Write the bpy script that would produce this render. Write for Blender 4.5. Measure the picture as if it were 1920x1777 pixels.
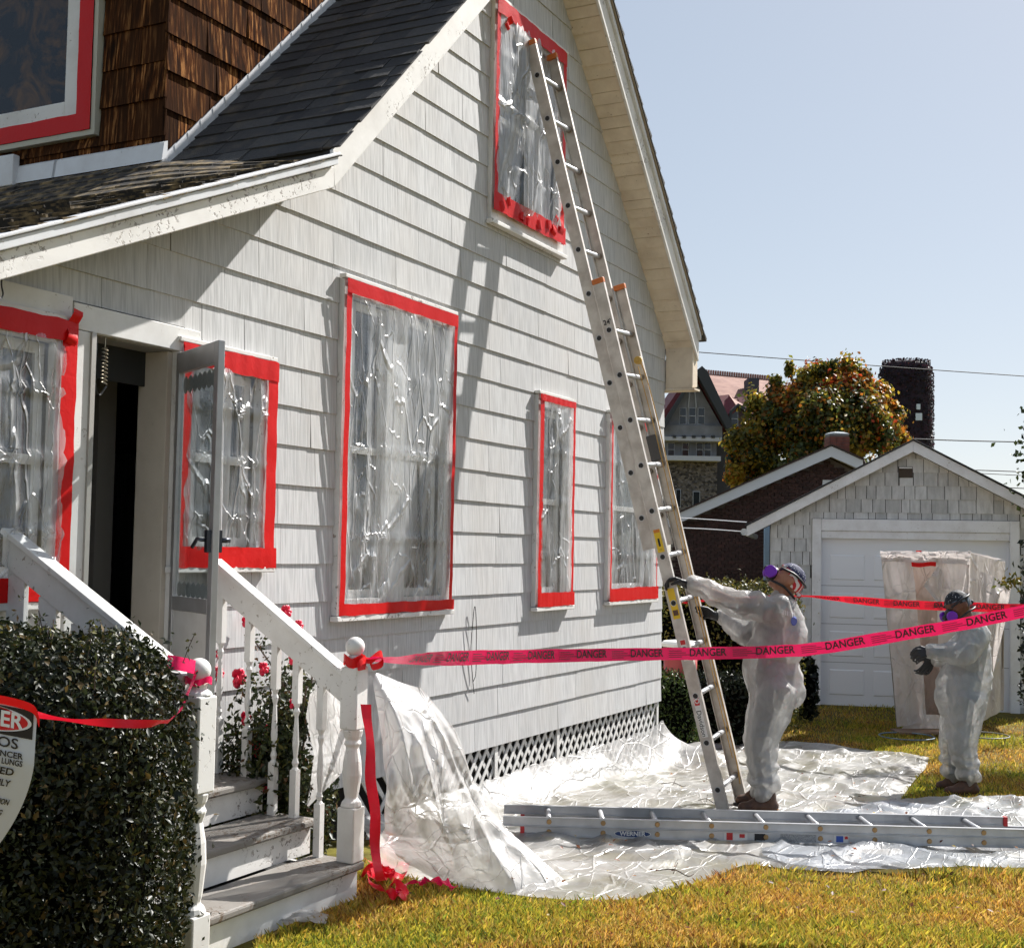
import bpy, bmesh, math, random
from mathutils import Vector, Matrix, noise
V = Vector
for o in list(bpy.data.objects): bpy.data.objects.remove(o)
scene = bpy.context.scene
COL = scene.collection
rad = math.radians

# ------------------------------------------------------------------ camera
CAM = V((-10.365, -3.883, 1.66)); YAW, PIT, ROL = rad(27.25), rad(3.012), rad(1.069)
FPX, PPY = 2400.0, 905.78
_f = V((math.cos(YAW)*math.cos(PIT), math.sin(YAW)*math.cos(PIT), math.sin(PIT)))
_r = V((math.sin(YAW), -math.cos(YAW), 0)); _u = _r.cross(_f)
RT = _r*math.cos(ROL)+_u*math.sin(ROL); UP = _u*math.cos(ROL)-_r*math.sin(ROL); FW = _f
cd = bpy.data.cameras.new('camera'); cam = bpy.data.objects.new('camera', cd); COL.objects.link(cam)
m = Matrix((RT, UP, -FW)).transposed().to_4x4(); m.translation = CAM; cam.matrix_world = m
cd.sensor_width = 36; cd.sensor_fit = 'HORIZONTAL'; cd.lens = FPX/1920*36
cd.shift_y = (PPY-888.5)/1920; cd.clip_start = .05; cd.clip_end = 2000
scene.camera = cam

def at(px, py, D):
    """a world point at distance D along the viewing axis"""
    return CAM + (FW + RT*((px-960)/FPX) - UP*((py-PPY)/FPX))*D
def onz(px, py, z):
    d = at(px, py, 1)-CAM; return CAM + d*((z-CAM.z)/d.z)
def ony(px, py, y):
    d = at(px, py, 1)-CAM; return CAM + d*((y-CAM.y)/d.y)
def onx(px, py, x):
    d = at(px, py, 1)-CAM; return CAM + d*((x-CAM.x)/d.x)

# ------------------------------------------------------------------ light
SUN = V((2.9, -1.0, 2.9)).normalized()
world = bpy.data.worlds.new('World'); scene.world = world; world.use_nodes = True
wn = world.node_tree; wn.nodes.clear()
sky = wn.nodes.new('ShaderNodeTexSky'); sky.sky_type = 'NISHITA'; sky.sun_disc = False
sky.sun_elevation = math.asin(SUN.z); sky.sun_rotation = math.atan2(SUN.x, SUN.y)
sky.air_density = 0.8; sky.dust_density = 0.6; sky.ozone_density = 1.0; sky.altitude = 0
bg = wn.nodes.new('ShaderNodeBackground'); bg.inputs[1].default_value = 0.15
ow = wn.nodes.new('ShaderNodeOutputWorld')
hs = wn.nodes.new('ShaderNodeHueSaturation'); hs.inputs['Saturation'].default_value = 1.05; hs.inputs['Value'].default_value = 1.6
ga = wn.nodes.new('ShaderNodeGamma'); ga.inputs[1].default_value = .42
wn.links.new(sky.outputs[0], hs.inputs['Color']); wn.links.new(hs.outputs[0], ga.inputs[0]); wn.links.new(ga.outputs[0], bg.inputs[0]); wn.links.new(bg.outputs[0], ow.inputs[0])
ld = bpy.data.lights.new('sun', 'SUN'); ld.energy = 5.0; ld.angle = rad(.5); ld.color = (1, .97, .925)
sun = bpy.data.objects.new('sun', ld); COL.objects.link(sun); sun.location = (8, -8, 12)
sun.rotation_euler = SUN.to_track_quat('Z', 'Y').to_euler()
vs = scene.view_settings; vs.view_transform = 'Standard'; vs.look = 'None'; vs.gamma = 1; vs.exposure = 1.0
vs.use_curve_mapping = False
cy = scene.cycles; cy.transparent_max_bounces = 14; cy.max_bounces = 6; cy.diffuse_bounces = 3; cy.glossy_bounces = 3; cy.transmission_bounces = 4
cy.caustics_reflective = False; cy.caustics_refractive = False; cy.sample_clamp_indirect = 6; cy.use_adaptive_sampling = True; cy.adaptive_threshold = .025; cy.adaptive_min_samples = 16

# ------------------------------------------------------------------ helpers
RNG = random.Random(7)
def tag(o, label=None, cat=None, group=None, kind=None):
    if label: o['label'] = label
    if cat: o['category'] = cat
    if group: o['group'] = group
    if kind: o['kind'] = kind
    return o
def thing(name, label, cat, loc=(0, 0, 0), group=None):
    o = bpy.data.objects.new(name, None); COL.objects.link(o); o.location = loc; o.empty_display_size = .1
    return tag(o, label, cat, group)
def obj(name, me, parent=None, mats=()):
    o = bpy.data.objects.new(name, me); COL.objects.link(o)
    for x in mats: me.materials.append(x)
    if parent is not None:
        o.parent = parent
        # meshes are written in world coordinates: undo the transform of an Empty at a thing's base
        o.matrix_parent_inverse = Matrix.Translation(-parent.location) if parent.type == 'EMPTY' else Matrix.Identity(4)
    return o
class MB:
    def __init__(s): s.v = []; s.f = []; s.mi = []; s.m = 0
    def face(s, ids): s.f.append(tuple(ids)); s.mi.append(s.m)
    def poly(s, pts):
        b = len(s.v); s.v += [V(p) for p in pts]; s.face(range(b, b+len(pts)))
    def hexa(s, p):
        b = len(s.v); s.v += [V(q) for q in p]
        for q in ((0,3,2,1),(4,5,6,7),(0,1,5,4),(1,2,6,5),(2,3,7,6),(3,0,4,7)): s.face([b+i for i in q])
        return s
    def box(s, x0, x1, y0, y1, z0, z1):
        return s.hexa([(x0,y0,z0),(x1,y0,z0),(x1,y1,z0),(x0,y1,z0),(x0,y0,z1),(x1,y0,z1),(x1,y1,z1),(x0,y1,z1)])
    def obox(s, c, ax, ay, az):
        c, ax, ay, az = V(c), V(ax), V(ay), V(az)
        return s.hexa([c-ax-ay-az, c+ax-ay-az, c+ax+ay-az, c-ax+ay-az, c-ax-ay+az, c+ax-ay+az, c+ax+ay+az, c-ax+ay+az])
    def prism(s, poly, ext):
        b = len(s.v); n = len(poly); e = V(ext)
        s.v += [V(p) for p in poly]+[V(p)+e for p in poly]
        s.face([b+i for i in range(n)][::-1]); s.face([b+n+i for i in range(n)])
        for i in range(n): j = (i+1) % n; s.face((b+i, b+j, b+n+j, b+n+i))
        return s
    def tube(s, pts, r, seg=8, cap=True, up=(0, 0, 1), flat=1.0):
        pts = [V(p) for p in pts]; n = len(pts); b = len(s.v); R = r if isinstance(r, (list, tuple)) else [r]*n
        prev = None
        for i, p in enumerate(pts):
            d = (pts[min(i+1, n-1)]-pts[max(i-1, 0)])
            if d.length < 1e-9: d = V((0, 0, 1))
            d.normalize()
            if prev is None:
                a = V(up) if abs(d.dot(V(up))) < .95 else V((1, 0, 0)); a = (a-d*a.dot(d)).normalized()
            else: a = (prev-d*prev.dot(d)).normalized()
            prev = a; c = d.cross(a)
            for k in range(seg):
                t = 2*math.pi*k/seg; s.v.append(p+a*(R[i]*math.cos(t)*flat)+c*(R[i]*math.sin(t)))
        for i in range(n-1):
            for k in range(seg):
                q = (k+1) % seg; s.face((b+i*seg+k, b+i*seg+q, b+(i+1)*seg+q, b+(i+1)*seg+k))
        if cap:
            s.face([b+k for k in range(seg)][::-1]); s.face([b+(n-1)*seg+k for k in range(seg)])
        return s
    def lathe(s, prof, c, seg=14, axis=None):
        b = len(s.v); c = V(c)
        M3 = Matrix.Identity(3) if axis is None else V(axis).to_track_quat('Z', 'Y').to_matrix()
        for r, z in prof:
            for k in range(seg):
                t = 2*math.pi*k/seg; s.v.append(c+M3 @ V((r*math.cos(t), r*math.sin(t), z)))
        for i in range(len(prof)-1):
            for k in range(seg):
                q = (k+1) % seg; s.face((b+i*seg+k, b+i*seg+q, b+(i+1)*seg+q, b+(i+1)*seg+k))
        n = len(prof); s.face([b+k for k in range(seg)][::-1]); s.face([b+(n-1)*seg+k for k in range(seg)])
        return s
    def ell(s, c, ax, ay, az, nu=10, nv=6):
        c = V(c); b = len(s.v)
        for j in range(1, nv):
            ph = math.pi*j/nv
            for k in range(nu):
                t = 2*math.pi*k/nu
                s.v.append(c+V(ax)*(math.sin(ph)*math.cos(t))+V(ay)*(math.sin(ph)*math.sin(t))+V(az)*math.cos(ph))
        s.v += [c+V(az), c-V(az)]; T = len(s.v)-2; B = T+1
        for j in range(nv-2):
            for k in range(nu):
                q = (k+1) % nu; s.face((b+j*nu+k, b+(j+1)*nu+k, b+(j+1)*nu+q, b+j*nu+q))
        for k in range(nu):
            q = (k+1) % nu; s.face((T, b+k, b+q)); s.face((B, b+(nv-2)*nu+q, b+(nv-2)*nu+k))
        return s
    def grid(s, fn, nu, nv):
        b = len(s.v)
        for j in range(nv+1):
            for i in range(nu+1): s.v.append(V(fn(i/nu, j/nv)))
        for j in range(nv):
            for i in range(nu):
                a = b+j*(nu+1)+i; s.face((a, a+1, a+nu+2, a+nu+1))
        return s
    def mesh(s, name, smooth=False):
        me = bpy.data.meshes.new(name); me.from_pydata([tuple(p) for p in s.v], [], s.f)
        if any(s.mi): me.polygons.foreach_set('material_index', s.mi)
        if smooth: me.polygons.foreach_set('use_smooth', [True]*len(me.polygons))
        me.update(); return me
    def build(s, name, mats, parent=None, smooth=False, bevel=0, label=None):
        me = s.mesh(name, smooth)
        o = obj(name, me, parent, mats if isinstance(mats, (list, tuple)) else [mats])
        if bevel:
            b = o.modifiers.new('bevel', 'BEVEL'); b.width = bevel; b.segments = 2; b.limit_method = 'ANGLE'
        if label: o['label'] = label
        return o
def clip(poly, a, b, c):
    """keep the part of a 2D polygon where a*x+b*z<=c"""
    out = []
    for i in range(len(poly)):
        p, q = poly[i], poly[(i+1) % len(poly)]; dp, dq = a*p[0]+b*p[1]-c, a*q[0]+b*q[1]-c
        if dp <= 0: out.append(p)
        if (dp < 0 < dq) or (dq < 0 < dp):
            t = dp/(dp-dq); out.append((p[0]+(q[0]-p[0])*t, p[1]+(q[1]-p[1])*t))
    return out
def subtract(rects, hole):
    X0, X1, Z0, Z1 = hole; out = []
    for (x0, x1, z0, z1) in rects:
        if x1 <= X0 or x0 >= X1 or z1 <= Z0 or z0 >= Z1: out.append((x0, x1, z0, z1)); continue
        if x0 < X0: out.append((x0, X0, z0, z1))
        if x1 > X1: out.append((X1, x1, z0, z1))
        a, b = max(x0, X0), min(x1, X1)
        if z0 < Z0: out.append((a, b, z0, Z0))
        if z1 > Z1: out.append((a, b, Z1, z1))
    return out
def fbm(x, y=0., z=0., o=3): return noise.fractal(V((x, y, z)), 1., 2., o)
def ridge(x, y=0., z=0.): return 1-abs(noise.noise(V((x, y, z))))*2
def lerp(a, b, t): return a+(b-a)*t
def sstep(a, b, x):
    t = min(1, max(0, (x-a)/(b-a))); return t*t*(3-2*t)
def cr(pts, n):
    """Catmull-Rom through points, n samples per span"""
    P = [V(p) for p in pts]; P = [P[0]*2-P[1]]+P+[P[-1]*2-P[-2]]; out = []
    for i in range(1, len(P)-2):
        for k in range(n):
            t = k/n; a, b, c, d = P[i-1], P[i], P[i+1], P[i+2]
            out.append(.5*((2*b)+(c-a)*t+(2*a-5*b+4*c-d)*t*t+(3*b-a-3*c+d)*t**3))
    out.append(P[-2].copy()); return out
SHOP = bpy.data.scenes.new('workbench')          # a second, empty scene where modifiers and letters are turned into meshes
def bake(o):
    SHOP.collection.objects.link(o); vl = SHOP.view_layers[0]; vl.update(); dg = vl.depsgraph
    me = bpy.data.meshes.new_from_object(o.evaluated_get(dg)); SHOP.collection.objects.unlink(o); return me
def textmesh(s, size, bold=0.0, xscale=1.0):
    """flat letters as (vertices, faces) centred on the origin in XY"""
    cu = bpy.data.curves.new('letters', 'FONT'); cu.body = s; cu.size = size; cu.align_x = 'CENTER'; cu.align_y = 'CENTER'
    cu.offset = bold; cu.resolution_u = 3
    o = bpy.data.objects.new('letters', cu); me = bake(o)
    vv = [(v.co.x*xscale, v.co.y) for v in me.vertices]; ff = [tuple(p.vertices) for p in me.polygons]
    bpy.data.objects.remove(o); bpy.data.curves.remove(cu); bpy.data.meshes.remove(me)
    return vv, ff
def put_text(mb, s, size, fn, bold=0., xscale=1., rot=0):
    vv, ff = textmesh(s, size, bold, xscale); b = len(mb.v); c, q = math.cos(rot), math.sin(rot)
    for x, y in vv: mb.v.append(V(fn(x*c-y*q, x*q+y*c)))
    for f in ff: mb.face([b+i for i in f])
def gz(x, y=0):
    """height of the lawn: it rises to the steps and falls gently towards the garage"""
    T = ((-30, .22), (-6, .2), (-5, .13), (-4, .04), (-2.4, 0), (-.5, -.1), (2, -.17), (4, -.2), (900, -.2))
    for (a, za), (b, zb) in zip(T, T[1:]):
        if x <= b: return lerp(za, zb, sstep(a, b, x) if b-a < 10 else 0 if x < a else (x-a)/(b-a))
    return -.2

# ------------------------------------------------------------------ materials
class NT:
    def __init__(s, name):
        s.m = bpy.data.materials.new(name); s.m.use_nodes = True; s.t = s.m.node_tree; s.t.nodes.clear()
        s.out = s.n('ShaderNodeOutputMaterial')
    def n(s, k, **kw):
        x = s.t.nodes.new(k)
        for a, b in kw.items(): setattr(x, a, b)
        return x
    def l(s, a, b): s.t.links.new(a, b)
    def pos(s, sc=(1, 1, 1), rot=(0, 0, 0)):
        g = s.n('ShaderNodeNewGeometry'); mp = s.n('ShaderNodeMapping'); mp.inputs['Scale'].default_value = sc
        mp.inputs['Rotation'].default_value = rot; s.l(g.outputs['Position'], mp.inputs['Vector']); return mp.outputs[0]
    def noise(s, sc=(1, 1, 1), scale=5, det=4, rough=.55, rot=(0, 0, 0), dist=0):
        x = s.n('ShaderNodeTexNoise'); x.inputs['Scale'].default_value = scale; x.inputs['Detail'].default_value = det
        x.inputs['Roughness'].default_value = rough; x.inputs['Distortion'].default_value = dist
        s.l(s.pos(sc, rot), x.inputs['Vector']); return x.outputs[0]
    def ramp(s, fac, stops):
        x = s.n('ShaderNodeValToRGB'); e = x.color_ramp.elements
        while len(e) < len(stops): e.new(.5)
        for a, (p, c) in zip(e, stops):
            a.position = p; a.color = tuple(c)+(1,) if len(c) == 3 else c
        s.l(fac, x.inputs[0]); return x.outputs[0]
    def mix(s, fac, a, b, mode='MIX'):
        x = s.n('ShaderNodeMix'); x.data_type = 'RGBA'; x.blend_type = mode
        for sock, val in ((x.inputs[0], fac), (x.inputs[6], a), (x.inputs[7], b)):
            if hasattr(val, 'is_linked'): s.l(val, sock)
            else: sock.default_value = val if not isinstance(val, tuple) else val+(1,)
        return x.outputs[2]
    def math(s, op, a, b=0., clampit=False):
        x = s.n('ShaderNodeMath', operation=op); x.use_clamp = clampit
        for sock, val in ((x.inputs[0], a), (x.inputs[1], b)):
            if hasattr(val, 'is_linked'): s.l(val, sock)
            else: sock.default_value = val
        return x.outputs[0]
    def rnd(s): return s.n('ShaderNodeObjectInfo').outputs['Random']
    def bump(s, h, st=.3, dist=.01):
        b = s.n('ShaderNodeBump'); b.inputs['Strength'].default_value = st; b.inputs['Distance'].default_value = dist
        s.l(h, b.inputs['Height']); return b.outputs[0]
    def pbr(s, col, rough=.6, metal=0., spec=.5, nrm=None, **kw):
        p = s.n('ShaderNodeBsdfPrincipled')
        d = {'Base Color': col, 'Roughness': rough, 'Metallic': metal, 'Specular IOR Level': spec}; d.update(kw)
        for k, v in d.items():
            if hasattr(v, 'is_linked'): s.l(v, p.inputs[k])
            else: p.inputs[k].default_value = v+(1,) if isinstance(v, tuple) and len(v) == 3 else v
        if nrm is not None: s.l(nrm, p.inputs['Normal'])
        return p
    def done(s, sh): s.l(sh.outputs[0] if hasattr(sh, 'outputs') else sh, s.out.inputs[0]); return s.m
def simple(name, c, rough=.6, metal=0., c2=None, sc=(1, 1, 1), scale=8, bump=0., bd=.004, rv=0., spec=.5, lo=.35, hi=.65, det=4, **kw):
    t = NT(name); col = c
    n = None
    if c2 is not None or bump: n = t.noise(sc, scale, det)
    if c2 is not None: col = t.ramp(n, [(lo, c), (hi, c2)])
    if rv:
        v = t.math('ADD', t.math('MULTIPLY', t.rnd(), rv*2), 1-rv)
        h = t.n('ShaderNodeHueSaturation'); t.l(v, h.inputs['Value'])
        if hasattr(col, 'is_linked'): t.l(col, h.inputs['Color'])
        else: h.inputs['Color'].default_value = tuple(col)+(1,)
        col = h.outputs[0]
    return t.done(t.pbr(col, rough, metal, spec, t.bump(n, bump, bd) if bump else None, **kw))
def paint(name, c, dirt=(.32, .28, .24), amt=.60, wear=.66, rough=.55, streak=(1, 1, 1)):
    """old house paint: soft staining, and flaked spots that come in patches"""
    t = NT(name); a = t.noise(streak, 3.5, 6, .65); b = t.noise((1, 1, 1), 46, 4, .65, dist=.5); pz = t.noise((1, 1, 1), 2.6, 3, .6)
    col = t.mix(t.ramp(a, [(.42, (0, 0, 0)), (.8, (1, 1, 1))]), c, tuple(lerp(x, y, .45) for x, y in zip(c, dirt)))
    fl = t.math('MULTIPLY', t.ramp(b, [(wear-.03, (0, 0, 0)), (wear, (1, 1, 1))]), t.ramp(pz, [(.50, (0, 0, 0)), (.58, (1, 1, 1))]))
    col = t.mix(fl, col, dirt); h = t.math('SUBTRACT', t.math('MULTIPLY', a, .3), fl)
    return t.done(t.pbr(col, rough, 0, .4, t.bump(h, .5, .004)))
WHITE = paint('white_trim_paint', (.70, .69, .67))
PEEL = paint('peeling_white_paint', (.74, .72, .69), (.30, .27, .24), wear=.60)
SOFFIT = paint('cream_soffit_paint', (.70, .60, .47), (.22, .13, .07), wear=.68)
GREYP = paint('grey_step_paint', (.215, .20, .182), (.12, .085, .06), wear=.56, streak=(1, 6, 1))
def siding():
    t = NT('combed_grey_siding')
    g = t.noise((1, 1, .035), 95, 2, .5); g2 = t.noise((1, 1, .02), 30, 3, .6); st = t.noise((1, 1, .45), 1.7, 5, .65)
    col = t.ramp(g, [(.30, (.40, .40, .405)), (.62, (.55, .55, .55))])
    col = t.mix(t.math('MULTIPLY', t.ramp(g2, [(.45, (0, 0, 0)), (.75, (1, 1, 1))]), .25), col, (.38, .375, .37))
    col = t.mix(t.math('MULTIPLY', t.ramp(st, [(.45, (0, 0, 0)), (.7, (1, 1, 1))]), .30), col, (.46, .42, .375))
    v = t.math('ADD', t.math('MULTIPLY', t.rnd(), .10), .95)
    h = t.n('ShaderNodeHueSaturation'); t.l(v, h.inputs['Value']); t.l(col, h.inputs['Color'])
    return t.done(t.pbr(h.outputs[0], .75, 0, .25, t.bump(g, .35, .003)))
SIDING = siding()
def asphalt():
    t = NT('asphalt_shingle'); a = t.noise((1, 1, 1), 260, 2); b = t.noise((1, 1, 1), 5, 4)
    col = t.ramp(a, [(.3, (.030, .029, .029)), (.7, (.105, .102, .100))])
    col = t.mix(t.math('MULTIPLY', t.rnd(), .75), col, (.016, .017, .021))
    col = t.mix(t.ramp(b, [(.56, (0, 0, 0)), (.72, (.6, .6, .6))]), col, (.12, .10, .075))
    return t.done(t.pbr(col, .85, 0, .3, t.bump(a, .6, .003)))
ASPHALT = asphalt()
MOSSY = simple('mossy_old_shingle', (.022, .018, .014), .9, c2=(.30, .21, .10), sc=(1, 1, 1), scale=14, bump=.8, bd=.01, lo=.46, hi=.72, det=6)
def cedar():
    t = NT('weathered_cedar'); g = t.noise((1, 1, .05), 60, 4, .6); b = t.noise((1, 1, .25), 9, 4)
    col = t.ramp(g, [(.40, (.010, .005, .004)), (.53, (.13, .044, .014)), (.66, (.60, .28, .10))])
    col = t.mix(t.ramp(b, [(.45, (0, 0, 0)), (.62, (.9, .9, .9))]), col, (.014, .008, .006))
    col = t.mix(t.math('MULTIPLY', t.rnd(), .8), col, (.045, .020, .010))
    return t.done(t.pbr(col, 1., 0, .03, t.bump(g, .7, .006)))
CEDAR = cedar()
FLASH = paint('white_flashing', (.68, .69, .71), (.34, .30, .27), wear=.68, rough=.4)
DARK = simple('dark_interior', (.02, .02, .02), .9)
BEIGE = paint('beige_door_jamb', (.56, .50, .42), (.3, .24, .18), wear=.7)
GLASSD = simple('window_glass', (.012, .016, .022), .06, spec=.6)
CURTAIN = simple('pale_curtain', (.62, .61, .60), .9, c2=(.42, .42, .43), sc=(1, 1, .1), scale=20)
ALU = simple('weathered_aluminium', (.62, .585, .54), .45, .3, c2=(.46, .42, .38), sc=(1, 1, 1), scale=9, bump=.12, bd=.002, lo=.4, hi=.62)
ALU2 = simple('bright_aluminium', (.58, .585, .60), .36, .55, c2=(.44, .445, .46), scale=7, bump=.08, bd=.002)
ORANGE = simple('orange_plastic_cap', (.55, .15, .03), .5)
BLACKP = simple('black_rubber', (.012, .012, .013), .5)
def tapem(name, c, rough=.3):
    t = NT(name); n = t.noise((1, 1, 1), 34, 3, .6, dist=.6)
    p = t.pbr(c, rough, 0, .3, t.bump(n, .4, .005)); tr = t.n('ShaderNodeBsdfTranslucent'); tr.inputs[0].default_value = tuple(c)+(1,)
    mx = t.n('ShaderNodeMixShader'); mx.inputs[0].default_value = .22; t.l(p.outputs[0], mx.inputs[1]); t.l(tr.outputs[0], mx.inputs[2])
    return t.done(mx)
REDT = tapem('red_masking_tape', (.66, .004, .004), .42); PINKT = tapem('hot_pink_barrier_tape', (.92, .018, .13), .25)
BARR = tapem('red_barrier_tape', (.78, .012, .035), .28); INK = simple('black_print', (.012, .010, .012), .5)
def sheeting(name, clear, milk, tint=(.93, .94, .95), rough=.13, fold=(5, 5, .9), cs=(9, 9, 3), cw=.03, cm=.5, bs=.5, bd=.012, glo=.06):
    """clear-to-milky polythene: part see-through, part scattering, shiny, with fine sharp creases; whitened folds also paint in glare"""
    t = NT(name); n = t.noise(fold, 1.0, 4, .6, dist=.8)
    wob = t.n('ShaderNodeTexNoise'); wob.inputs['Scale'].default_value = 3.; wob.inputs['Detail'].default_value = 2
    def facets(sc, rot):                         # straight-edged facets, as crumpled film folds
        ps = t.pos(sc, rot); ad = t.n('ShaderNodeMix'); ad.data_type = 'RGBA'; ad.blend_type = 'ADD'; ad.inputs[0].default_value = .25; t.l(ps, ad.inputs[6]); t.l(wob.outputs['Color'], ad.inputs[7])
        v = t.n('ShaderNodeTexVoronoi'); v.feature = 'DISTANCE_TO_EDGE'; v.inputs['Scale'].default_value = 1.; t.l(ad.outputs[2], v.inputs['Vector']); return v.outputs['Distance']
    f1, f2 = facets(cs, (.0, .35, .2)), facets(tuple(q*1.9 for q in cs), (.5, -.6, .3))
    def line(x, w): return t.ramp(x, [(0., (1, 1, 1)), (w, (0, 0, 0))])
    cl = t.math('MAXIMUM', line(f1, cw), t.math('MULTIPLY', line(f2, cw*.8), .5))
    n = t.math('SUBTRACT', t.math('ADD', n, 0.), t.math('MULTIPLY', t.math('ADD', t.math('MINIMUM', f1, .35), t.math('MULTIPLY', t.math('MINIMUM', f2, .3), .4)), .18))
    n = t.math('ADD', n, .04)
    nb = t.bump(t.math('ADD', n, t.math('MULTIPLY', cl, .30)), bs, bd)
    tr = t.n('ShaderNodeBsdfTransparent'); tr.inputs[0].default_value = (.96, .97, .98, 1)
    df = t.n('ShaderNodeBsdfDiffuse'); df.inputs[0].default_value = tint+(1,); t.l(nb, df.inputs['Normal'])
    tl = t.n('ShaderNodeBsdfTranslucent'); tl.inputs[0].default_value = tint+(1,); t.l(nb, tl.inputs['Normal'])
    gl = t.n('ShaderNodeBsdfGlossy'); gl.inputs['Roughness'].default_value = rough; t.l(nb, gl.inputs['Normal'])
    sc = t.n('ShaderNodeMixShader'); sc.inputs[0].default_value = .45; t.l(df.outputs[0], sc.inputs[1]); t.l(tl.outputs[0], sc.inputs[2])
    body = t.n('ShaderNodeMixShader'); fac = t.math('ADD', t.ramp(n, [(.43, (clear,)*3), (.63, (milk,)*3)]), t.math('MULTIPLY', cl, cm), True)
    t.l(fac, body.inputs[0]); t.l(tr.outputs[0], body.inputs[1]); t.l(sc.outputs[0], body.inputs[2])
    lw = t.n('ShaderNodeLayerWeight'); lw.inputs[0].default_value = .5; t.l(nb, lw.inputs['Normal'])
    mx = t.n('ShaderNodeMixShader'); t.l(t.math('ADD', t.math('MULTIPLY', t.math('POWER', lw.outputs['Facing'], 4.), .6), glo), mx.inputs[0])
    t.l(body.outputs[0], mx.inputs[1]); t.l(gl.outputs[0], mx.inputs[2]); return t.done(mx)
POLY = sheeting('clear_polythene', .01, .50, rough=.33, fold=(4.0, 4.0, .7), cs=(5, 5, 1.3), cw=.03, cm=.36, bs=.85, bd=.05, glo=.12)  # milky patches and pale creases also stand in for white glare
POLYD = sheeting('milky_drape_polythene', .54, .86, (.78, .765, .75), .34, (2.6, 2.6, 1.4), (3.8, 3.8, 2.4), .022, .14, .6, .045, .05)
POLYG = sheeting('ground_polythene', .36, .80, (.66, .645, .63), .30, (1.0, 3.0, 2), (1.4, 4.2, 3), .022, .12, .5, .035, .06)
# ================================================================== ground
def ground_mat():
    t = NT('lawn_soil'); n = t.noise((1, 1, 1), 6, 5); n2 = t.noise((1, 1, 1), 1.1, 3)
    col = t.ramp(n, [(.3, (.055, .045, .012)), (.55, (.13, .115, .022)), (.75, (.19, .15, .04))])
    col = t.mix(t.ramp(n2, [(.4, (0, 0, 0)), (.65, (.8, .8, .8))]), col, (.12, .075, .025))
    return t.done(t.pbr(col, .95, 0, .1, t.bump(n, .8, .03)))
mb = MB(); NX = 150
xs = [-40+i*.5 for i in range(40)]+[-20+i*.25 for i in range(120)]+[10+i*2 for i in range(20)]+[60, 100, 200, 400, 900]
ys = [-60, -40, -25]+[-14+i for i in range(30)]+[20, 30, 50, 90, 200, 500, 900]
for y in ys:
    for x in xs: mb.v.append(V((x, y, gz(x))))
for j in range(len(ys)-1):
    for i in range(len(xs)-1):
        a = j*len(xs)+i; mb.face((a, a+1, a+len(xs)+1, a+len(xs)))
tag(mb.build('lawn', ground_mat(), None, True), kind='structure')

# ================================================================== house
house = thing('house', 'weathered house with grey shingle siding, taped windows and a steep white-trimmed gable', 'house', (-3.9, 0, 0))
OV = .27                                   # overhang of the gable rakes
LK = 8.71; RK = 3.45                       # rake lower edges: z = x+LK (left), z = RK-x (right)
KX, KZ, LS = -5.30, 3.41, .43              # the knee where the low roof begins, and its slope
XW = -7.85                                 # left end of the gable wall
APX = (RK-LK)/2; APZ = (RK+LK)/2
def gable(poly, e=.04):
    poly = clip(poly, -1, 1, LK+e) if poly else poly
    if poly: poly = clip(poly, 1, 1, RK+e+.06)
    return poly
def gable_low(poly, e=.02):
    return clip(poly, -LS, 1, KZ-LS*KX+e)
def under_roof(rect):
    x0, x1, z0, z1 = rect; out = []
    if x1 > KX:
        a = max(x0, KX); p = gable([(a, z0), (x1, z0), (x1, z1), (a, z1)])
        if len(p) > 2: out.append(p)
    if x0 < KX:
        b = min(x1, KX); p = gable_low([(x0, z0), (b, z0), (b, z1), (x0, z1)])
        if len(p) > 2: out.append(p)
    return out
# openings: x0, x1, z0, z1 of the outer edge of the casing
WIN = {'upper': (-3.17, -2.07, 3.80, 5.27), 'large': (-4.79, -3.61, 1.30, 3.09), 'slim': (-2.425, -1.845, 1.275, 2.75),
       'corner': (-1.15, -.13, 1.28, 2.75), 'bydoor': (-6.04, -5.375, 1.565, 2.555), 'left': (-7.62, -6.655, 1.43, 2.53)}
CW = .085
def proud(r, y=.046):
    f = y/3.883; return (r[0]-f*(r[0]+10.365), r[1]-f*(r[1]+10.365), r[2]-f*(r[2]-1.66), r[3]-f*(r[3]-1.66))
WIN = {k: proud(r) for k, r in WIN.items()}
DOOR = (-6.585, -6.095, .80, 2.50)
HOLES = [(a+CW, b-CW, c+CW, d-CW) for a, b, c, d in WIN.values()]+[DOOR]
# sheathing behind the shingles
mb = MB(); zz = [.415]+[.42+.3*i for i in range(0, 20)]
for z0, z1 in zip(zz, zz[1:]):
    R = [(XW, 0, z0, z1)]
    for h in HOLES: R = subtract(R, h)
    for r in R:
        for p in under_roof(r): mb.prism([(x, .008, z) for x, z in p], (0, .12, 0))
front = mb.build('gable_wall', simple('sheathing_boards', (.25, .24, .23), .9), house)
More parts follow.
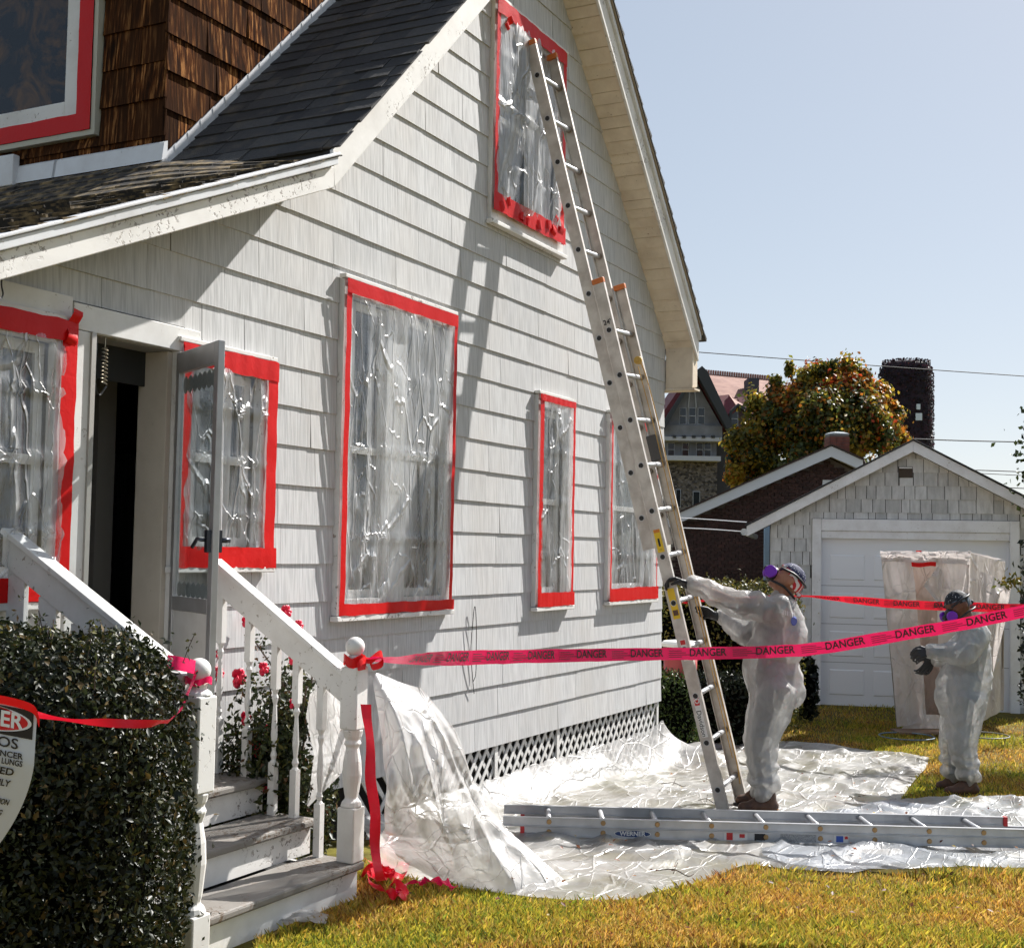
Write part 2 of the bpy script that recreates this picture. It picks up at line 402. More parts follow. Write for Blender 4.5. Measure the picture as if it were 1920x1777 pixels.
# shingles, one by one
E0 = P0 = 0.195; ZTOP = 2.7453
srng = random.Random(3)
COV = [(a-.002, b+.002, c-.002, d+.002) for a, b, c, d in WIN.values()]+[(-6.70, -6.03, .3, 2.62), (XW, -6.70, 2.53, 2.635), (-6.70, -5.95, 2.5, 2.615)]
nsh = 0
for row in range(-16, 12):
    z1 = ZTOP-row*.195; z0 = z1-.195
    if z0 < .40: z0 = .413
    x = XW-srng.uniform(0, .6)
    while x < 0:
        w = .61 if srng.random() < .8 else srng.choice((.3, .42, .5)); xa, xb = max(x, XW), min(x+w-.003, .012); x += w
        if xb-xa < .02: continue
        R = [(xa, xb, z0-srng.uniform(-.001, .002), z1+.012)]
        for h in COV: R = subtract(R, h)
        tb0, tb1 = .0105+srng.uniform(-.0015, .002), .0105+srng.uniform(-.0015, .002)
        for r in R:
            if r[1]-r[0] < .008 or r[3]-r[2] < .03: continue
            for p in under_roof(r):
                mb = MB(); n = len(p); zlo, zhi = z0, z1+.012
                def yy(q): return -lerp(lerp(tb0, tb1, (q[0]-xa)/(xb-xa)), .001, min(1, max(0, (q[1]-zlo)/(zhi-zlo))))
                mb.v += [V((q[0], yy(q), q[1])) for q in p]+[V((q[0], .006, q[1])) for q in p]
                mb.face(range(n))
                for i in range(n): j = (i+1) % n; mb.face((i, n+i, n+j, j))
                mb.build('shingle', SIDING, front); nsh += 1
# other walls, floor and roof body so that the rooms behind the windows are dark
HB = 7.5
mb = MB(); mb.box(-.12, -.004, .13, HB, .3, 3.46); mb.build('side_wall', SIDING, house)
mb = MB(); mb.box(XW, XW+.12, .13, HB, .3, 2.3); mb.build('side_wall', SIDING, house)
mb = MB(); mb.prism([(XW, HB, .3), (0, HB, .3), (0, HB, 3.45), (APX, HB, APZ), (KX, HB, KZ), (XW, HB, 2.3)], (0, .1, 0)); mb.build('back_wall', SIDING, house)
mb = MB(); mb.box(XW+.13, -.13, .14, HB-.02, .70, .80); mb.build('floor', simple('floor_boards', (.10, .07, .045), .6), house)
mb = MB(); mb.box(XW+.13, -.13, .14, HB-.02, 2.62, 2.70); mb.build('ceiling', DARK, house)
# --- roof
roof = MB()
TH = .21
def rake_prism(x0, x1, y0, y1, zf, t): return [(x0, y0, zf(x0)), (x1, y0, zf(x1)), (x1, y0, zf(x1)+t), (x0, y0, zf(x0)+t)]
fl = lambda x: x+LK+.03; fr = lambda x: RK-x+.03; flo = lambda x: KZ+LS*(x-KX)+.02
YF = -OV+.022
roof.prism(rake_prism(KX, APX, YF, 0, fl, TH-.035), (0, HB+.3, 0))
roof.prism(rake_prism(APX, .10, YF, 0, fr, TH-.035), (0, HB+.3, 0))
roof.prism(rake_prism(-8.25, KX, YF, 0, flo, .125), (0, HB+.3, 0))
roofo = roof.build('roof', simple('roof_deck', (.05, .05, .055), .9), house)
# rake boards
def board(name, poly, y0, y1, mat, par=house, bevel=.004):
    b = MB(); b.prism([(x, y0, z) for x, z in poly], (0, y1-y0, 0)); return b.build(name, mat, par, bevel=bevel)
s2 = math.sqrt(.5)
board('rake_board', [(KX, KX+LK), (APX, APZ), (APX, APZ+TH), (KX-.02, KX+LK+TH-.03)], -OV, -OV+.02, PEEL)
board('rake_board', [(APX, APZ), (.13, RK-.13), (.13, RK-.13+.18), (APX, APZ+.18)], -OV, -OV+.02, PEEL)
board('rake_board', [(-8.3, KZ+LS*(-8.3-KX)), (KX, KZ), (KX-.004, KZ+.105), (-8.3, KZ+LS*(-8.3-KX)+.10)], -OV, -OV+.02, PEEL)
board('crown_strip', [(-8.3, KZ+LS*(-8.3-KX)+.103), (KX-.01, KZ+.108), (KX-.01, KZ+.15), (-8.3, KZ+LS*(-8.3-KX)+.145)], -OV-.028, -OV+.02, FLASH)
board('drip_edge', [(-8.3, KZ+LS*(-8.3-KX)+.147), (KX-.01, KZ+.152), (KX-.01, KZ+.168), (-8.3, KZ+LS*(-8.3-KX)+.163)], -OV-.04, -OV+.03, FLASH)
board('crown_strip', [(APX, APZ+.182), (.13, RK-.13+.182), (.13, RK-.13+.235), (APX, APZ+.235)], -OV-.022, -OV+.02, FLASH)
board('drip_edge', [(APX, APZ+.237), (.14, RK-.14+.237), (.14, RK-.14+.262), (APX, APZ+.262)], -OV-.034, -OV+.03, simple('brown_edge', (.24, .19, .13), .8))
# right-hand shingle edge courses seen against the sky
mb = MB(); k = 0; x = APX
while x < .17:
    x2 = x+.098; t = .020+.012*(k % 3)/2
    mb.hexa([(x, -OV-.04, RK-x+.264), (x2, -OV-.04, RK-x2+.264), (x2, HB+.05, RK-x2+.264), (x, HB+.05, RK-x+.264),
             (x, -OV-.04, RK-x+.272), (x2+.01, -OV-.04, RK-x2+.268+t), (x2+.01, HB+.05, RK-x2+.268+t), (x, HB+.05, RK-x+.272)]); x = x2; k += 1
mb.build('right_roof_courses', ASPHALT, roofo)['kind'] = 'stuff'
# soffit boards under the right rake
x = APX; k = 0
while x < .0:
    w = .056+.034*srng.random(); x2 = min(x+w, .03)
    mb = MB(); d = srng.uniform(0, .005)
    mb.hexa([(x+.009, -OV+.021, RK-x+.012-d), (x2, -OV+.021, RK-x2+.012-d), (x2, .0, RK-x2+.012-d), (x+.009, .0, RK-x+.012-d),
             (x+.009, -OV+.021, RK-x+.029), (x2, -OV+.021, RK-x2+.029), (x2, .0, RK-x2+.029), (x+.009, .0, RK-x+.029)])
    mb.build('soffit_board', SOFFIT, roofo); x = x2; k += 1
mb = MB(); mb.hexa([(KX, YF, KX+LK+.012), (APX, YF, APZ+.012), (APX, 0, APZ+.012), (KX, 0, KX+LK+.012), (KX, YF, KX+LK+.029), (APX, YF, APZ+.029), (APX, 0, APZ+.029), (KX, 0, KX+LK+.029)])
mb.build('left_soffit', SOFFIT, house)
# boxed return at the foot of the right rake
mb = MB(); mb.prism([(.028, -.005, 3.08), (.028, -.005, RK+.005), (.115, -.005, RK-.09), (.155, -.005, RK-.14), (.155, -.005, 3.10)], (0, -OV+.024, 0))
mb.build('eave_return', SOFFIT, house, bevel=.004)
mb = MB(); mb.box(.02, .16, -OV-.002, HB, 3.062, 3.078); mb.build('eave_soffit', SOFFIT, house)
mb = MB(); mb.box(.03, .15, 0.0, HB, 3.08, 3.33); mb.build('eave_fascia', WHITE, house)
# asphalt shingle tabs on the steep slope (one by one), mossy courses on the low slope
def slab(mb, p0, du, dv, n, t0, t1, w, l):
    p0 = V(p0); a, b = V(du)*w, V(dv)*l
    mb.hexa([p0, p0+a, p0+a+b, p0+b, p0+V(n)*t0, p0+a+V(n)*t0, p0+a+b+V(n)*t1, p0+b+V(n)*t1])
sn = V((-s2, 0, s2)); up = V((s2, 0, s2)); CHY = .85
base = V((KX-.02, 0, KX-.02+LK+TH-.004)); EXP = .128
tabm = []
for vnt in range(6):
    mb = MB(); w = (.24, .30, .27, .22, .32, .18)[vnt]
    slab(mb, (0, 0, 0), (0, 1, 0), up, sn, .010+.003*(vnt % 3), .004, w-.004, EXP+.03); tabm.append((mb.mesh('roof_tab'), w))
for me, w in tabm: me.materials.append(ASPHALT)
def asphalt_rows(r0, r1, y0, y1, par):
    for r in range(r0, r1):
        y = y0-srng.uniform(0, .2)
        while y < y1:
            me, w = srng.choice(tabm)
            if y+w > y0:
                o = bpy.data.objects.new('roof_tab', me); COL.objects.link(o); o.parent = par
                o.location = base+up*(EXP*r+srng.uniform(-.006, .006))+V((0, max(y, y0-.02), 0))+sn*srng.uniform(0, .003)
            y += w
asphalt_rows(0, 24, -OV-.02, CHY+.1, roofo)
mb = MB(); mb.prism([(KX, CHY+.2, KX+LK+TH), (APX, CHY+.2, APZ+TH), (APX, CHY+.2, APZ+TH+.02), (KX, CHY+.2, KX+LK+TH+.02)], (0, HB-CHY-.2, 0)); mb.build('rear_slope_courses', ASPHALT, roofo)['kind'] = 'stuff'
mb = MB(); ul = V((1, 0, LS)).normalized(); nl = V((-LS, 0, 1)).normalized(); r = 0
b0 = V((-8.3, 0, KZ+LS*(-8.3-KX)+.150)); L = 3.02/ul.x; ex = .115
while r*ex < L-.05:
    y = -OV-.03-srng.uniform(0, .01)
    while y < 4.6:
        w = srng.uniform(.12, .34); p = b0+ul*(r*ex+srng.uniform(-.012, .012))+V((0, y, 0))
        slab(mb, p, (0, 1, 0), ul, nl, srng.uniform(.010, .024), .006, w-.006, min(ex+.03, L-r*ex)); y += w
    r += 1
def kicked(x, y):                               # the roof kicks up a little to meet the dormer
    return V((x, y, KZ+LS*(x-KX)+.152+max(0, x+5.76)*(.29/.42-LS)*sstep(-.2, .9, y)))
for r in range(5):
    y = -OV-.02; xa = -5.76+r*.084
    while y < 4.4:
        w = srng.uniform(.12, .34); t0 = srng.uniform(.010, .022); e = srng.uniform(-.008, .008); q = [kicked(xa+e, y), kicked(xa+e, y+w-.006), kicked(min(xa+.10, -5.33), y+w-.006), kicked(min(xa+.10, -5.33), y)]
        up1, up2 = V((0, 0, t0)), V((0, 0, .006)); mb.hexa(q+[q[0]+up1, q[1]+up1, q[2]+up2, q[3]+up2]); y += w
mb.build('mossy_courses', MOSSY, roofo)['kind'] = 'stuff'

# --- dormer: cheek at y=CHY towards the camera, window face at x=KX
DX = KX+.02
dw = MB(); dw.box(DX+.01, -3.0, CHY+.012, CHY+.1, 3.5, 6.2); dw.box(DX+.01, DX+.1, CHY+.1, 4.2, 3.4, 6.2)
dw.box(DX+.012, -1.5, CHY+.11, 4.2, 6.15, 6.2); dw.box(DX+.2, -2, 4.1, 4.2, 3.5, 6.15)
dorm = dw.build('dormer', simple('dormer_sheathing', (.02, .012, .008), .9), house)
CE = .205
for r in range(14):
    z0 = 3.56+CE*r+srng.uniform(-.006, .006); x = DX-.006
    while x < -3.05:
        w = srng.uniform(.10, .27); x1 = x+w; zr = lambda q: q+LK+TH+.0
        poly = clip([(x+.0015, z0), (x1-.0015, z0), (x1-.0015, z0+CE+.015), (x+.0015, z0+CE+.015)], 1, -1, -(LK+TH-.03))
        if len(poly) > 2:
            mb = MB(); n = len(poly); t = .013+srng.uniform(-.004, .008)
            mb.v += [V((q[0], CHY+.008-lerp(t, .001, min(1, (q[1]-z0)/CE)), q[1])) for q in poly]+[V((q[0], CHY+.011, q[1])) for q in poly]
            mb.face(range(n))
            for i in range(n): j = (i+1) % n; mb.face((i, n+i, n+j, j))
            mb.build('cedar_shingle', CEDAR, dorm)
        x = x1
DW = (1.32, 2.9, 3.885, 5.75)               # dormer window casing y0,y1,z0,z1
for r in range(13):
    z0 = 3.62+CE*r; y = CHY-.004
    while y < 3.6:
        w = srng.uniform(.11, .27); R = subtract([(y, y+w-.003, z0, z0+CE+.015)], (DW[0], DW[1], DW[2], DW[3]))
        for a, b, c, d in R:
            if b-a < .02: continue
            mb = MB(); t = .013+srng.uniform(-.004, .008)
            mb.hexa([(DX+.008-t, a, c), (DX+.009, a, c), (DX+.009, b, c), (DX+.008-t, b, c), (DX+.007, a, d), (DX+.009, a, d), (DX+.009, b, d), (DX+.007, b, d)])
            mb.build('cedar_shingle', CEDAR, dorm)
        y += w
# step flashing along the cheek and apron flashing under the dormer window
for r in range(22):
    x = DX-.02+r*.098; z = x+LK+TH
    mb = MB(); mb.hexa([(x, CHY-.012, z-.004), (x+.125, CHY-.012, z+.118), (x+.125, CHY-.006, z+.118), (x, CHY-.006, z-.004),
                        (x-.012, CHY-.016, z+.070), (x+.098, CHY-.012, z+.185), (x+.098, CHY-.006, z+.185), (x-.012, CHY-.006, z+.070)])
    mb.build('step_flashing', FLASH, dorm)
za = KZ+.15
for y0, y1 in ((CHY-.03, 1.62), (1.60, 2.24), (2.28, 4.2)):
    mb = MB(); mb.hexa([(DX-.045, y0, za+.115), (DX-.004, y0, za+.14), (DX-.004, y1, za+.14), (DX-.045, y1, za+.115), (DX-.03, y0, za+.215), (DX-.004, y0, za+.23), (DX-.004, y1, za+.23), (DX-.03, y1, za+.215)])
    mb.build('apron_flashing', FLASH, dorm)
mb = MB(); mb.box(DX-.07, DX-.02, 1.90, 2.03, za+.10, za+.28); mb.build('flashing_patch', FLASH, dorm, bevel=.006)
# dormer window
y0, y1, z0, z1 = DW
dwin = MB()
for a, b, c, d in ((y0, y0+.03, z0, z1), (y1-.03, y1, z0, z1), (y0+.03, y1-.03, z0, z0+.03), (y0+.03, y1-.03, z1-.03, z1)): dwin.box(DX-.035, DX+.01, a, b, c, d)
dwin = dwin.build('dormer_window', paint('aged_casing', (.45, .44, .36)), dorm)
mb = MB()
for a, b, c, d in ((y0+.13, y0+.25, z0+.13, z1), (y1-.25, y1-.13, z0+.13, z1), (y0+.25, y1-.25, z0+.13, z0+.22), (y0+.25, y1-.25, 5.05, 5.11), (2.2, 2.23, 5.11, z1)): mb.box(DX-.02, DX-.003, a, b, c, d)
mb.build('sash', WHITE, dwin, bevel=.004)
def painted_reflection():
    t = NT('glass_painted_reflection'); n = t.noise((1, 1, 1), 3.0, 5, .65, dist=2.0)
    return t.done(t.pbr(t.ramp(n, [(.45, (.008, .014, .024)), (.68, (.10, .055, .028))]), .08, 0, .35, t.bump(n, .12, .01)))  # navy and brown noise paints reflection and curtain tones into the pane
mb = MB(); mb.box(DX-.012, DX-.008, y0+.2, y1-.2, z0+.2, z1); mb.build('pane', painted_reflection(), dwin)

# --- casings, sashes, panes and curtains of the gable windows
def window(key):
    x0, x1, z0, z1 = WIN[key]; w = MB()
    for a, b, c, d in ((x0, x0+CW, z0, z1), (x1-CW, x1, z0, z1), (x0+CW, x1-CW, z1-CW, z1), (x0+CW, x1-CW, z0, z0+CW)): w.box(a, b, -.036, .125, c, d)
    o = w.build('window', WHITE, house, bevel=.003)
    s = MB(); s.box(x0-.025, x1+.025, -.062, -.012, z0-.03, z0-.002); s.build('sill', PEEL, o, bevel=.004)
    s = MB(); s.box(x0-.012, x1+.012, -.052, -.010, z1+.002, z1+.024); s.build('drip_cap', PEEL, o, bevel=.003)
    a, b, c, d = x0+CW, x1-CW, z0+CW, z1-CW; f = .045; s = MB(); mid = (c+d)/2
    vs_ = [(a, b)] if key != 'large' else [(a, a+.40), (a+.60, b)]
    for p, q in vs_:
        for r in ((p, p+f, c, d), (q-f, q, c, d), (p+f, q-f, c, c+f), (p+f, q-f, d-f, d), (p+f, q-f, mid-.02, mid+.02)): s.box(r[0], r[1], .03, .065, r[2], r[3])
    if key == 'large': s.box(a+.4, a+.6, .0, .07, c, d)
    s.build('sash', WHITE, o)
    g = MB(); g.box(a+.01, b-.01, .046, .050, c+.01, d-.01); g.build('pane', PANE if key in ('slim', 'corner') else GLASSD, o)
    cu = MB()
    segs = {'large': ((a, a+.10), (a+.40, b-.34)), 'slim': ((a, a+.17), (a+.26, b)), 'corner': ((a, a+.30), (b-.28, b)), 'bydoor': ((a, a+.10), (a+.24, a+.34)), 'upper': ((a+.5, b),), 'left': ((a, b-.2),)}[key]
    for p, q in segs:
        yb_ = .115 if key in ('slim', 'corner') else .026; cu.grid(lambda u, v, p=p, q=q: (lerp(p, q, u), yb_+.010*math.sin(u*(q-p)*95+v*1.5), lerp(c, d, v)), 28, 3)
    cu.build('curtain', CURTAIN, o, True)
    return o
def pane_mat():
    t = NT('clear_pane'); tr = t.n('ShaderNodeBsdfTransparent'); tr.inputs[0].default_value = (.82, .85, .86, 1)
    gl = t.n('ShaderNodeBsdfGlossy'); gl.inputs['Roughness'].default_value = .02
    fr_ = t.n('ShaderNodeLayerWeight'); fr_.inputs[0].default_value = .5; mx = t.n('ShaderNodeMixShader')
    t.l(t.math('ADD', t.math('MULTIPLY', t.math('POWER', fr_.outputs['Facing'], 4.), .7), .04), mx.inputs[0]); t.l(tr.outputs[0], mx.inputs[1]); t.l(gl.outputs[0], mx.inputs[2]); return t.done(mx)
PANE = pane_mat()
for k in WIN: window(k)
# --- trim round the door and over the left window
mb = MB(); mb.box(XW, -6.703, -.030, .006, 2.535, 2.63); mb.build('header_board', WHITE, house, bevel=.003)
mb = MB(); mb.box(-6.70, -5.955, -.034, .006, 2.505, 2.61); mb.build('header_board', WHITE, house, bevel=.003)
mb = MB(); mb.box(-6.695, -6.587, -.034, .006, .62, 2.503); mb.build('door_casing', WHITE, house, bevel=.004)
mb = MB(); mb.box(-6.093, -6.045, -.030, .006, .62, 2.503); mb.build('door_casing', WHITE, house, bevel=.004)
mb = MB(); mb.box(-6.610, -6.586, -.045, .10, .80, 2.503); mb.build('door_stop', simple('bare_aluminium_track', (.4, .38, .35), .5, .5), house)
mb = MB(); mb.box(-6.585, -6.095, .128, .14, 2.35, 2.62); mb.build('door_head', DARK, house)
mb = MB(); mb.box(-6.125, -6.094, .0, .165, .80, 2.50); jb = mb.build('door_jamb', BEIGE, house, bevel=.003)
mb = MB(); mb.box(-6.128, -6.124, .02, .06, 1.15, 1.19); mb.build('hinge', simple('rusty_brown', (.16, .07, .03), .8), jb)
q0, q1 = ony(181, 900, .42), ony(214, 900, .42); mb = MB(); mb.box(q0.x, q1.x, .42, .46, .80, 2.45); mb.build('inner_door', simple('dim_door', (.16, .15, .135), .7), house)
mb = MB(); mb.tube([(-6.50+.012*math.cos(i*.9), -.005+.012*math.sin(i*.9), 2.46-i*.0022) for i in range(70)], .0022, 5); mb.tube([(-6.50, -.005, 2.50), (-6.50, -.005, 2.46)], .003, 5)
mb.build('door_spring', simple('steel_spring', (.35, .30, .22), .4, .8), house)
mb = MB(); mb.tube(cr([(-6.55, -.01, 2.47), (-6.56, -.015, 2.33), (-6.53, -.01, 2.26), (-6.49, -.01, 2.30)], 6), .0045, 5); mb.build('door_chain', BLACKP, house)
mb = MB(); mb.box(-6.60, -6.10, -.06, .12, .752, .80); mb.build('threshold', simple('worn_wood', (.25, .2, .15), .8), house)
# storm door, hinged on the right jamb and swung out
HX, SW, OM = -6.10, .48, rad(62)
du = V((-math.cos(OM), -math.sin(OM), 0)); dn = V((math.sin(OM), -math.cos(OM), 0)); H0 = V((HX, -.045, 0))
def sd(mb, u0, u1, z0, z1, t0=-.014, t1=.014):
    c = H0+du*((u0+u1)/2)+dn*((t0+t1)/2)+V((0, 0, (z0+z1)/2)); mb.obox(c, du*((u1-u0)/2), dn*((t1-t0)/2), V((0, 0, (z1-z0)/2)))
mb = MB(); sd(mb, 0, .036, .83, 2.49); sd(mb, SW-.045, SW, .83, 2.49); sd(mb, .036, SW-.045, 2.40, 2.49); sd(mb, .036, SW-.045, 1.38, 1.44); sd(mb, .036, SW-.045, .83, 1.0)
door = mb.build('storm_door', simple('dull_aluminium_frame', (.47, .47, .48), .45, .55, c2=(.38, .37, .37), scale=6), house, bevel=.003)
mb = MB(); sd(mb, .036, SW-.045, 1.44, 2.40, -.001, .001); mb.build('pane', PANE, door); mb = MB(); sd(mb, .036, SW-.045, 1.0, 1.38, -.006, .006); mb.build('kick_panel', WHITE, door)
mb = MB()
for i in range(7):
    u = .05+(SW-.105)*(i+.5)/7; c = H0+du*u+dn*.003+V((0, 0, 2.345)); mb.ell(c, du*.033, dn*.002, V((0, 0, .04)), 10, 4)
    c = H0+du*u+dn*.003+V((0, 0, 1.47)); mb.ell(c, du*.033, dn*.002, V((0, 0, .035)), 10, 4)
mb.build('scalloped_trim', simple('frosted_white', (.6, .6, .58), .5), door)
mb = MB(); sd(mb, SW-.045, SW-.015, 1.63, 1.72, -.032, .032); hb = mb.build('latch_box', simple('dark_latch', (.05, .055, .07), .35, .6), door)
mb = MB(); c = H0+du*(SW-.03)+V((0, 0, 1.68)); mb.tube([c+dn*.032, c+dn*.07], .011, 10); mb.build('button', bpy.data.materials['dark_latch'], hb, True); mb = MB(); mb.tube([c-dn*.032, c-dn*.05, c-dn*.06-du*.02+V((0, 0, .005)), c-dn*.065-du*.06-V((0, 0, .03))], .008, 8); mb.build('handle', simple('dark_handle', (.06, .065, .08), .3, .7), hb, True)
mb = MB(); c = H0+du*.17+dn*.03; mb.tube([c+V((0, 0, 1.36)), c+V((0, 0, 1.02))], .016, 10); mb.tube([c+V((0, 0, 1.43)), c+V((0, 0, 1.36))], .006, 6); cl = mb.build('door_closer', BLACKP, door)
mb = MB(); mb.obox(c+dn*.0165+V((0, 0, 1.27)), du*.008, dn*.001, V((0, 0, .02))); mb.build('label_plate', simple('paper_label', (.7, .7, .68), .6), cl)
mb = MB()
for z in (2.43, 2.38): sd(mb, SW-.012, SW-.004, z-.005, z+.005, .013, .017)
mb.build('screw', BLACKP, door)

# --- lattice skirt under the siding
lat = MB(); lat.box(-5.6, -.02, .10, .12, -.25, .41); lat = lat.build('crawlspace_shade_panel', simple('crawlspace_dark', (.012, .010, .009), .95), house)  # near-black panel paints the dark of the crawlspace behind the slats
def strip(mb_name, x0, z0, x1, z1, yoff, par):
    p = [(x0, z0), (x1, z1)]; d = V((x1-x0, 0, z1-z0)); L_ = d.length; d.normalize(); nn = V((-d.z, 0, d.x))
    mb = MB(); c = V(((x0+x1)/2, yoff, (z0+z1)/2)); mb.obox(c, d*(L_/2), V((0, .003, 0)), nn*.014); return mb.build(mb_name, WHITE, par)
ZB, ZT, k = -.12, .405, 0
for i in range(58):
    x = -6.0+i*.108
    if x > -.03: break
    for sgn, yo in ((1, .020), (-1, .028)):
        xa, xb = (x, x+.46) if sgn == 1 else (x+.46, x)
        za_, zb_ = ZB, ZT
        if xb > -.03: t = (-.03-xa)/(xb-xa); xb = -.03; zb_ = lerp(ZB, ZT, t)
        if xa > -.03: t = (xa+.03)/(xa-xb); za_ = lerp(ZB, ZT, t); xa = -.03
        if min(xa, xb) < -4.6: continue
        strip('lattice_slat', xa, za_, xb, zb_, yo, lat)
for x in (-2.96, -2.02, -.03):
    mb = MB(); mb.box(x-.02, x+.02, .006, .016, -.2, .408); mb.build('lattice_batten', WHITE, lat)
# a loop of wire hanging on the siding, and a cup hook under the low rake
w = thing('wire_loop', 'thin dark wire loop hanging on the siding below the large taped window', 'wire', (-3.3, -.03, .9))
mb = MB(); A = ony(893, 1150, -.03); B = ony(884, 1285, -.022); mb.tube(cr([ony(889, 1300, -.02), ony(886, 1270, -.024), ony(883, 1215, -.026), ony(888, 1150, -.03), ony(891, 1138, -.03), ony(893, 1170, -.03), ony(893, 1215, -.026), ony(892, 1262, -.024), ony(887, 1278, -.022)], 5), .0025, 5); mb.build('wire', BLACKP, w)
mb = MB(); A = ony(3, 535, -OV+.03); mb.tube(cr([A+V((0, 0, .03)), A, A+V((.008, 0, -.03)), A+V((-.002, 0, -.048)), A+V((-.014, 0, -.036))], 5), .003, 5); mb.build('cup_hook', BLACKP, house)
# ================================================================== plastic taped over the windows
def ribbon(mb, pts, wdir, width, wob=0., seed=0., fold=0., nw=3):
    """strip of tape: pts is its centre line, wdir(i) the direction across it"""
    n = len(pts); b = len(mb.v)
    for i, p in enumerate(pts):
        d = wdir(i) if callable(wdir) else V(wdir)
        for k in range(nw+1):
            t = k/nw-.5; q = V(p)+d*(t*width)
            if wob: q = q+V((noise.noise(q*9+V((seed, 0, 0))), noise.noise(q*9+V((0, seed, 0))), noise.noise(q*9+V((0, 0, seed)))))*wob
            mb.v.append(q)
    for i in range(n-1):
        for k in range(nw):
            a = b+i*(nw+1)+k; mb.face((a, a+1, a+nw+2, a+nw+1))
    return mb
def cover(key, rect, label, amp=.014, seed=0., tw=(.06, .06, .075, .075), frame='x', plane=-.046, mat=None, flaps=()):
    """sheet + four tape strips over a window; tape widths left, right, top, bottom"""
    x0, x1, z0, z1 = rect; sgn = -1
    def P(u, z, off): return V((u, plane-off, z)) if frame == 'x' else V((plane-off, u, z))
    c = P((x0+x1)/2, z0, 0); t = thing('plastic_window_cover', label, 'plastic sheet', c, 'clear plastic sheets taped over the house windows')
    nu, nv = int((x1-x0)/.016)+2, int((z1-z0)/.03)+2
    def fn(u, v):
        x = lerp(x0, x1, u); z = lerp(z0, z1, v); e = min(1, min(u, 1-u)*7)*min(1, min(v, 1-v)*9)
        f = .75*ridge(x*4.2+seed+.5*fbm(x*2, z*1.2, seed), z*.55, seed)+.30*ridge(x*13-z*1.4+seed, z*.9, 3)+.35*ridge(x*3+z*2.4, z*2.2-x*2.6+seed, 7)
        crease = sum(math.exp(-((z-lerp(z0, z1, q))/.012)**2) for q in (.235, .5, .74))*.5
        return P(x, z, e*amp*(f+crease)+.004*fbm(x*30, z*12, seed))
    mb = MB(); mb.grid(fn, nu, nv); sh = mb.build('sheet', mat or POLY, t, True)
    N = 26
    def tape(pts, wd, w, s): mb = MB(); ribbon(mb, pts, wd, w, .0035, s); mb.build('tape_strip', REDT, t, True)
    ex = P(1, 0, 0)-P(0, 0, 0); ez = V((0, 0, 1)); L, R, T, B = tw
    g = .009
    tape([P(x0+L/2+.005*noise.noise(V((i*.5, seed, 1))), lerp(z0, z1, i/N), g) for i in range(N+1)], ex, L, seed+1)
    tape([P(x1-R/2+.005*noise.noise(V((i*.5, seed, 2))), lerp(z0, z1, i/N), g+.002) for i in range(N+1)], ex, R, seed+2)
    if T: tape([P(lerp(x0, x1, i/N), z1-T/2+.006*noise.noise(V((i*.45, seed, 3))), g+.004+.004*abs(math.sin(i*2.3))) for i in range(N+1)], ez, T, seed+3)
    tape([P(lerp(x0-.01, x1+.01, i/N), z0+B/2+.007*noise.noise(V((i*.45, seed, 4))), g+.006+.005*abs(math.sin(i*1.9))) for i in range(N+1)], ez, B, seed+4)
    for (u, z, a, l, w) in flaps:
        mb = MB(); d = ex*math.cos(a)+ez*math.sin(a); nrm = ez*math.cos(a)-ex*math.sin(a)
        ribbon(mb, [P(u, z, .020)+d*(l*(i/8-.5))+(P(0, 0, 1)-P(0, 0, 0))*(.012*math.sin(i*1.1)) for i in range(9)], nrm, w, .006, seed+u*7)
        mb.build('tape_patch', REDT, t, True)
    return t
W = WIN
cover('large', W['large'], 'large clear sheet with full red tape border over the wide window, middle of wall', .020, 1.3, (.046, .036, .075, .060))
cover('slim', W['slim'], 'narrow tall plastic sheet edged with red tape, right of the widest sheet', .016, 4.1, (.058, .036, .045, .095))
cover('corner', W['corner'], 'red-taped plastic sheet partly behind the ladder, nearest the house corner', .016, 7.7, (.03, .02, .08, .10))
cover('upper', proud((-3.17, -2.10, 3.86, 5.27)), 'loose wrinkled plastic sheet with crumpled red tape on the upper gable window', .034, 9.2, (.05, .05, .10, .12), flaps=((-3.12, 3.90, .5, .16, .06), (-2.84, 3.87, -.2, .14, .05), (-2.55, 3.90, .25, .22, .06), (-2.38, 3.94, 1.2, .16, .05), (-2.25, 4.02, 1.4, .24, .05), (-3.12, 5.1, .9, .12, .05)))
cover('bydoor', proud((-6.035, -5.36, 1.555, 2.555)), 'plastic sheet with broad red tape seen partly through the open storm door', .020, 12.5, (.065, .075, .095, .095))
cover('left', proud((-7.62, -6.655, 1.43, 2.535)), 'plastic sheet with wide red tape on the window left of the open doorway', .028, 15.1, (.07, .075, .085, .09), flaps=((-6.73, 2.50, 1.35, .14, .05), (-6.73, 1.47, 1.3, .14, .06)))
t = thing('red_tape_frame', 'red tape border round the dormer window above the mossy low roof', 'tape', (DX-.04, 2.2, 4.1))
for a, b, c, d in ((y0_ := DW[0]+.03, DW[0]+.135, DW[2]+.03, DW[3]), (DW[0]+.13, DW[1]-.02, DW[2]+.032, DW[2]+.128)):
    mb = MB(); v = d-c > b-a
    pts = [V((DX-.042, (a+b)/2, lerp(c, d, i/20))) for i in range(21)] if v else [V((DX-.040, lerp(a, b, i/20), (c+d)/2)) for i in range(21)]
    ribbon(mb, pts, (0, 1, 0) if v else (0, 0, 1), (b-a) if v else (d-c), .004, 3); mb.build('tape_strip', REDT, t, True)

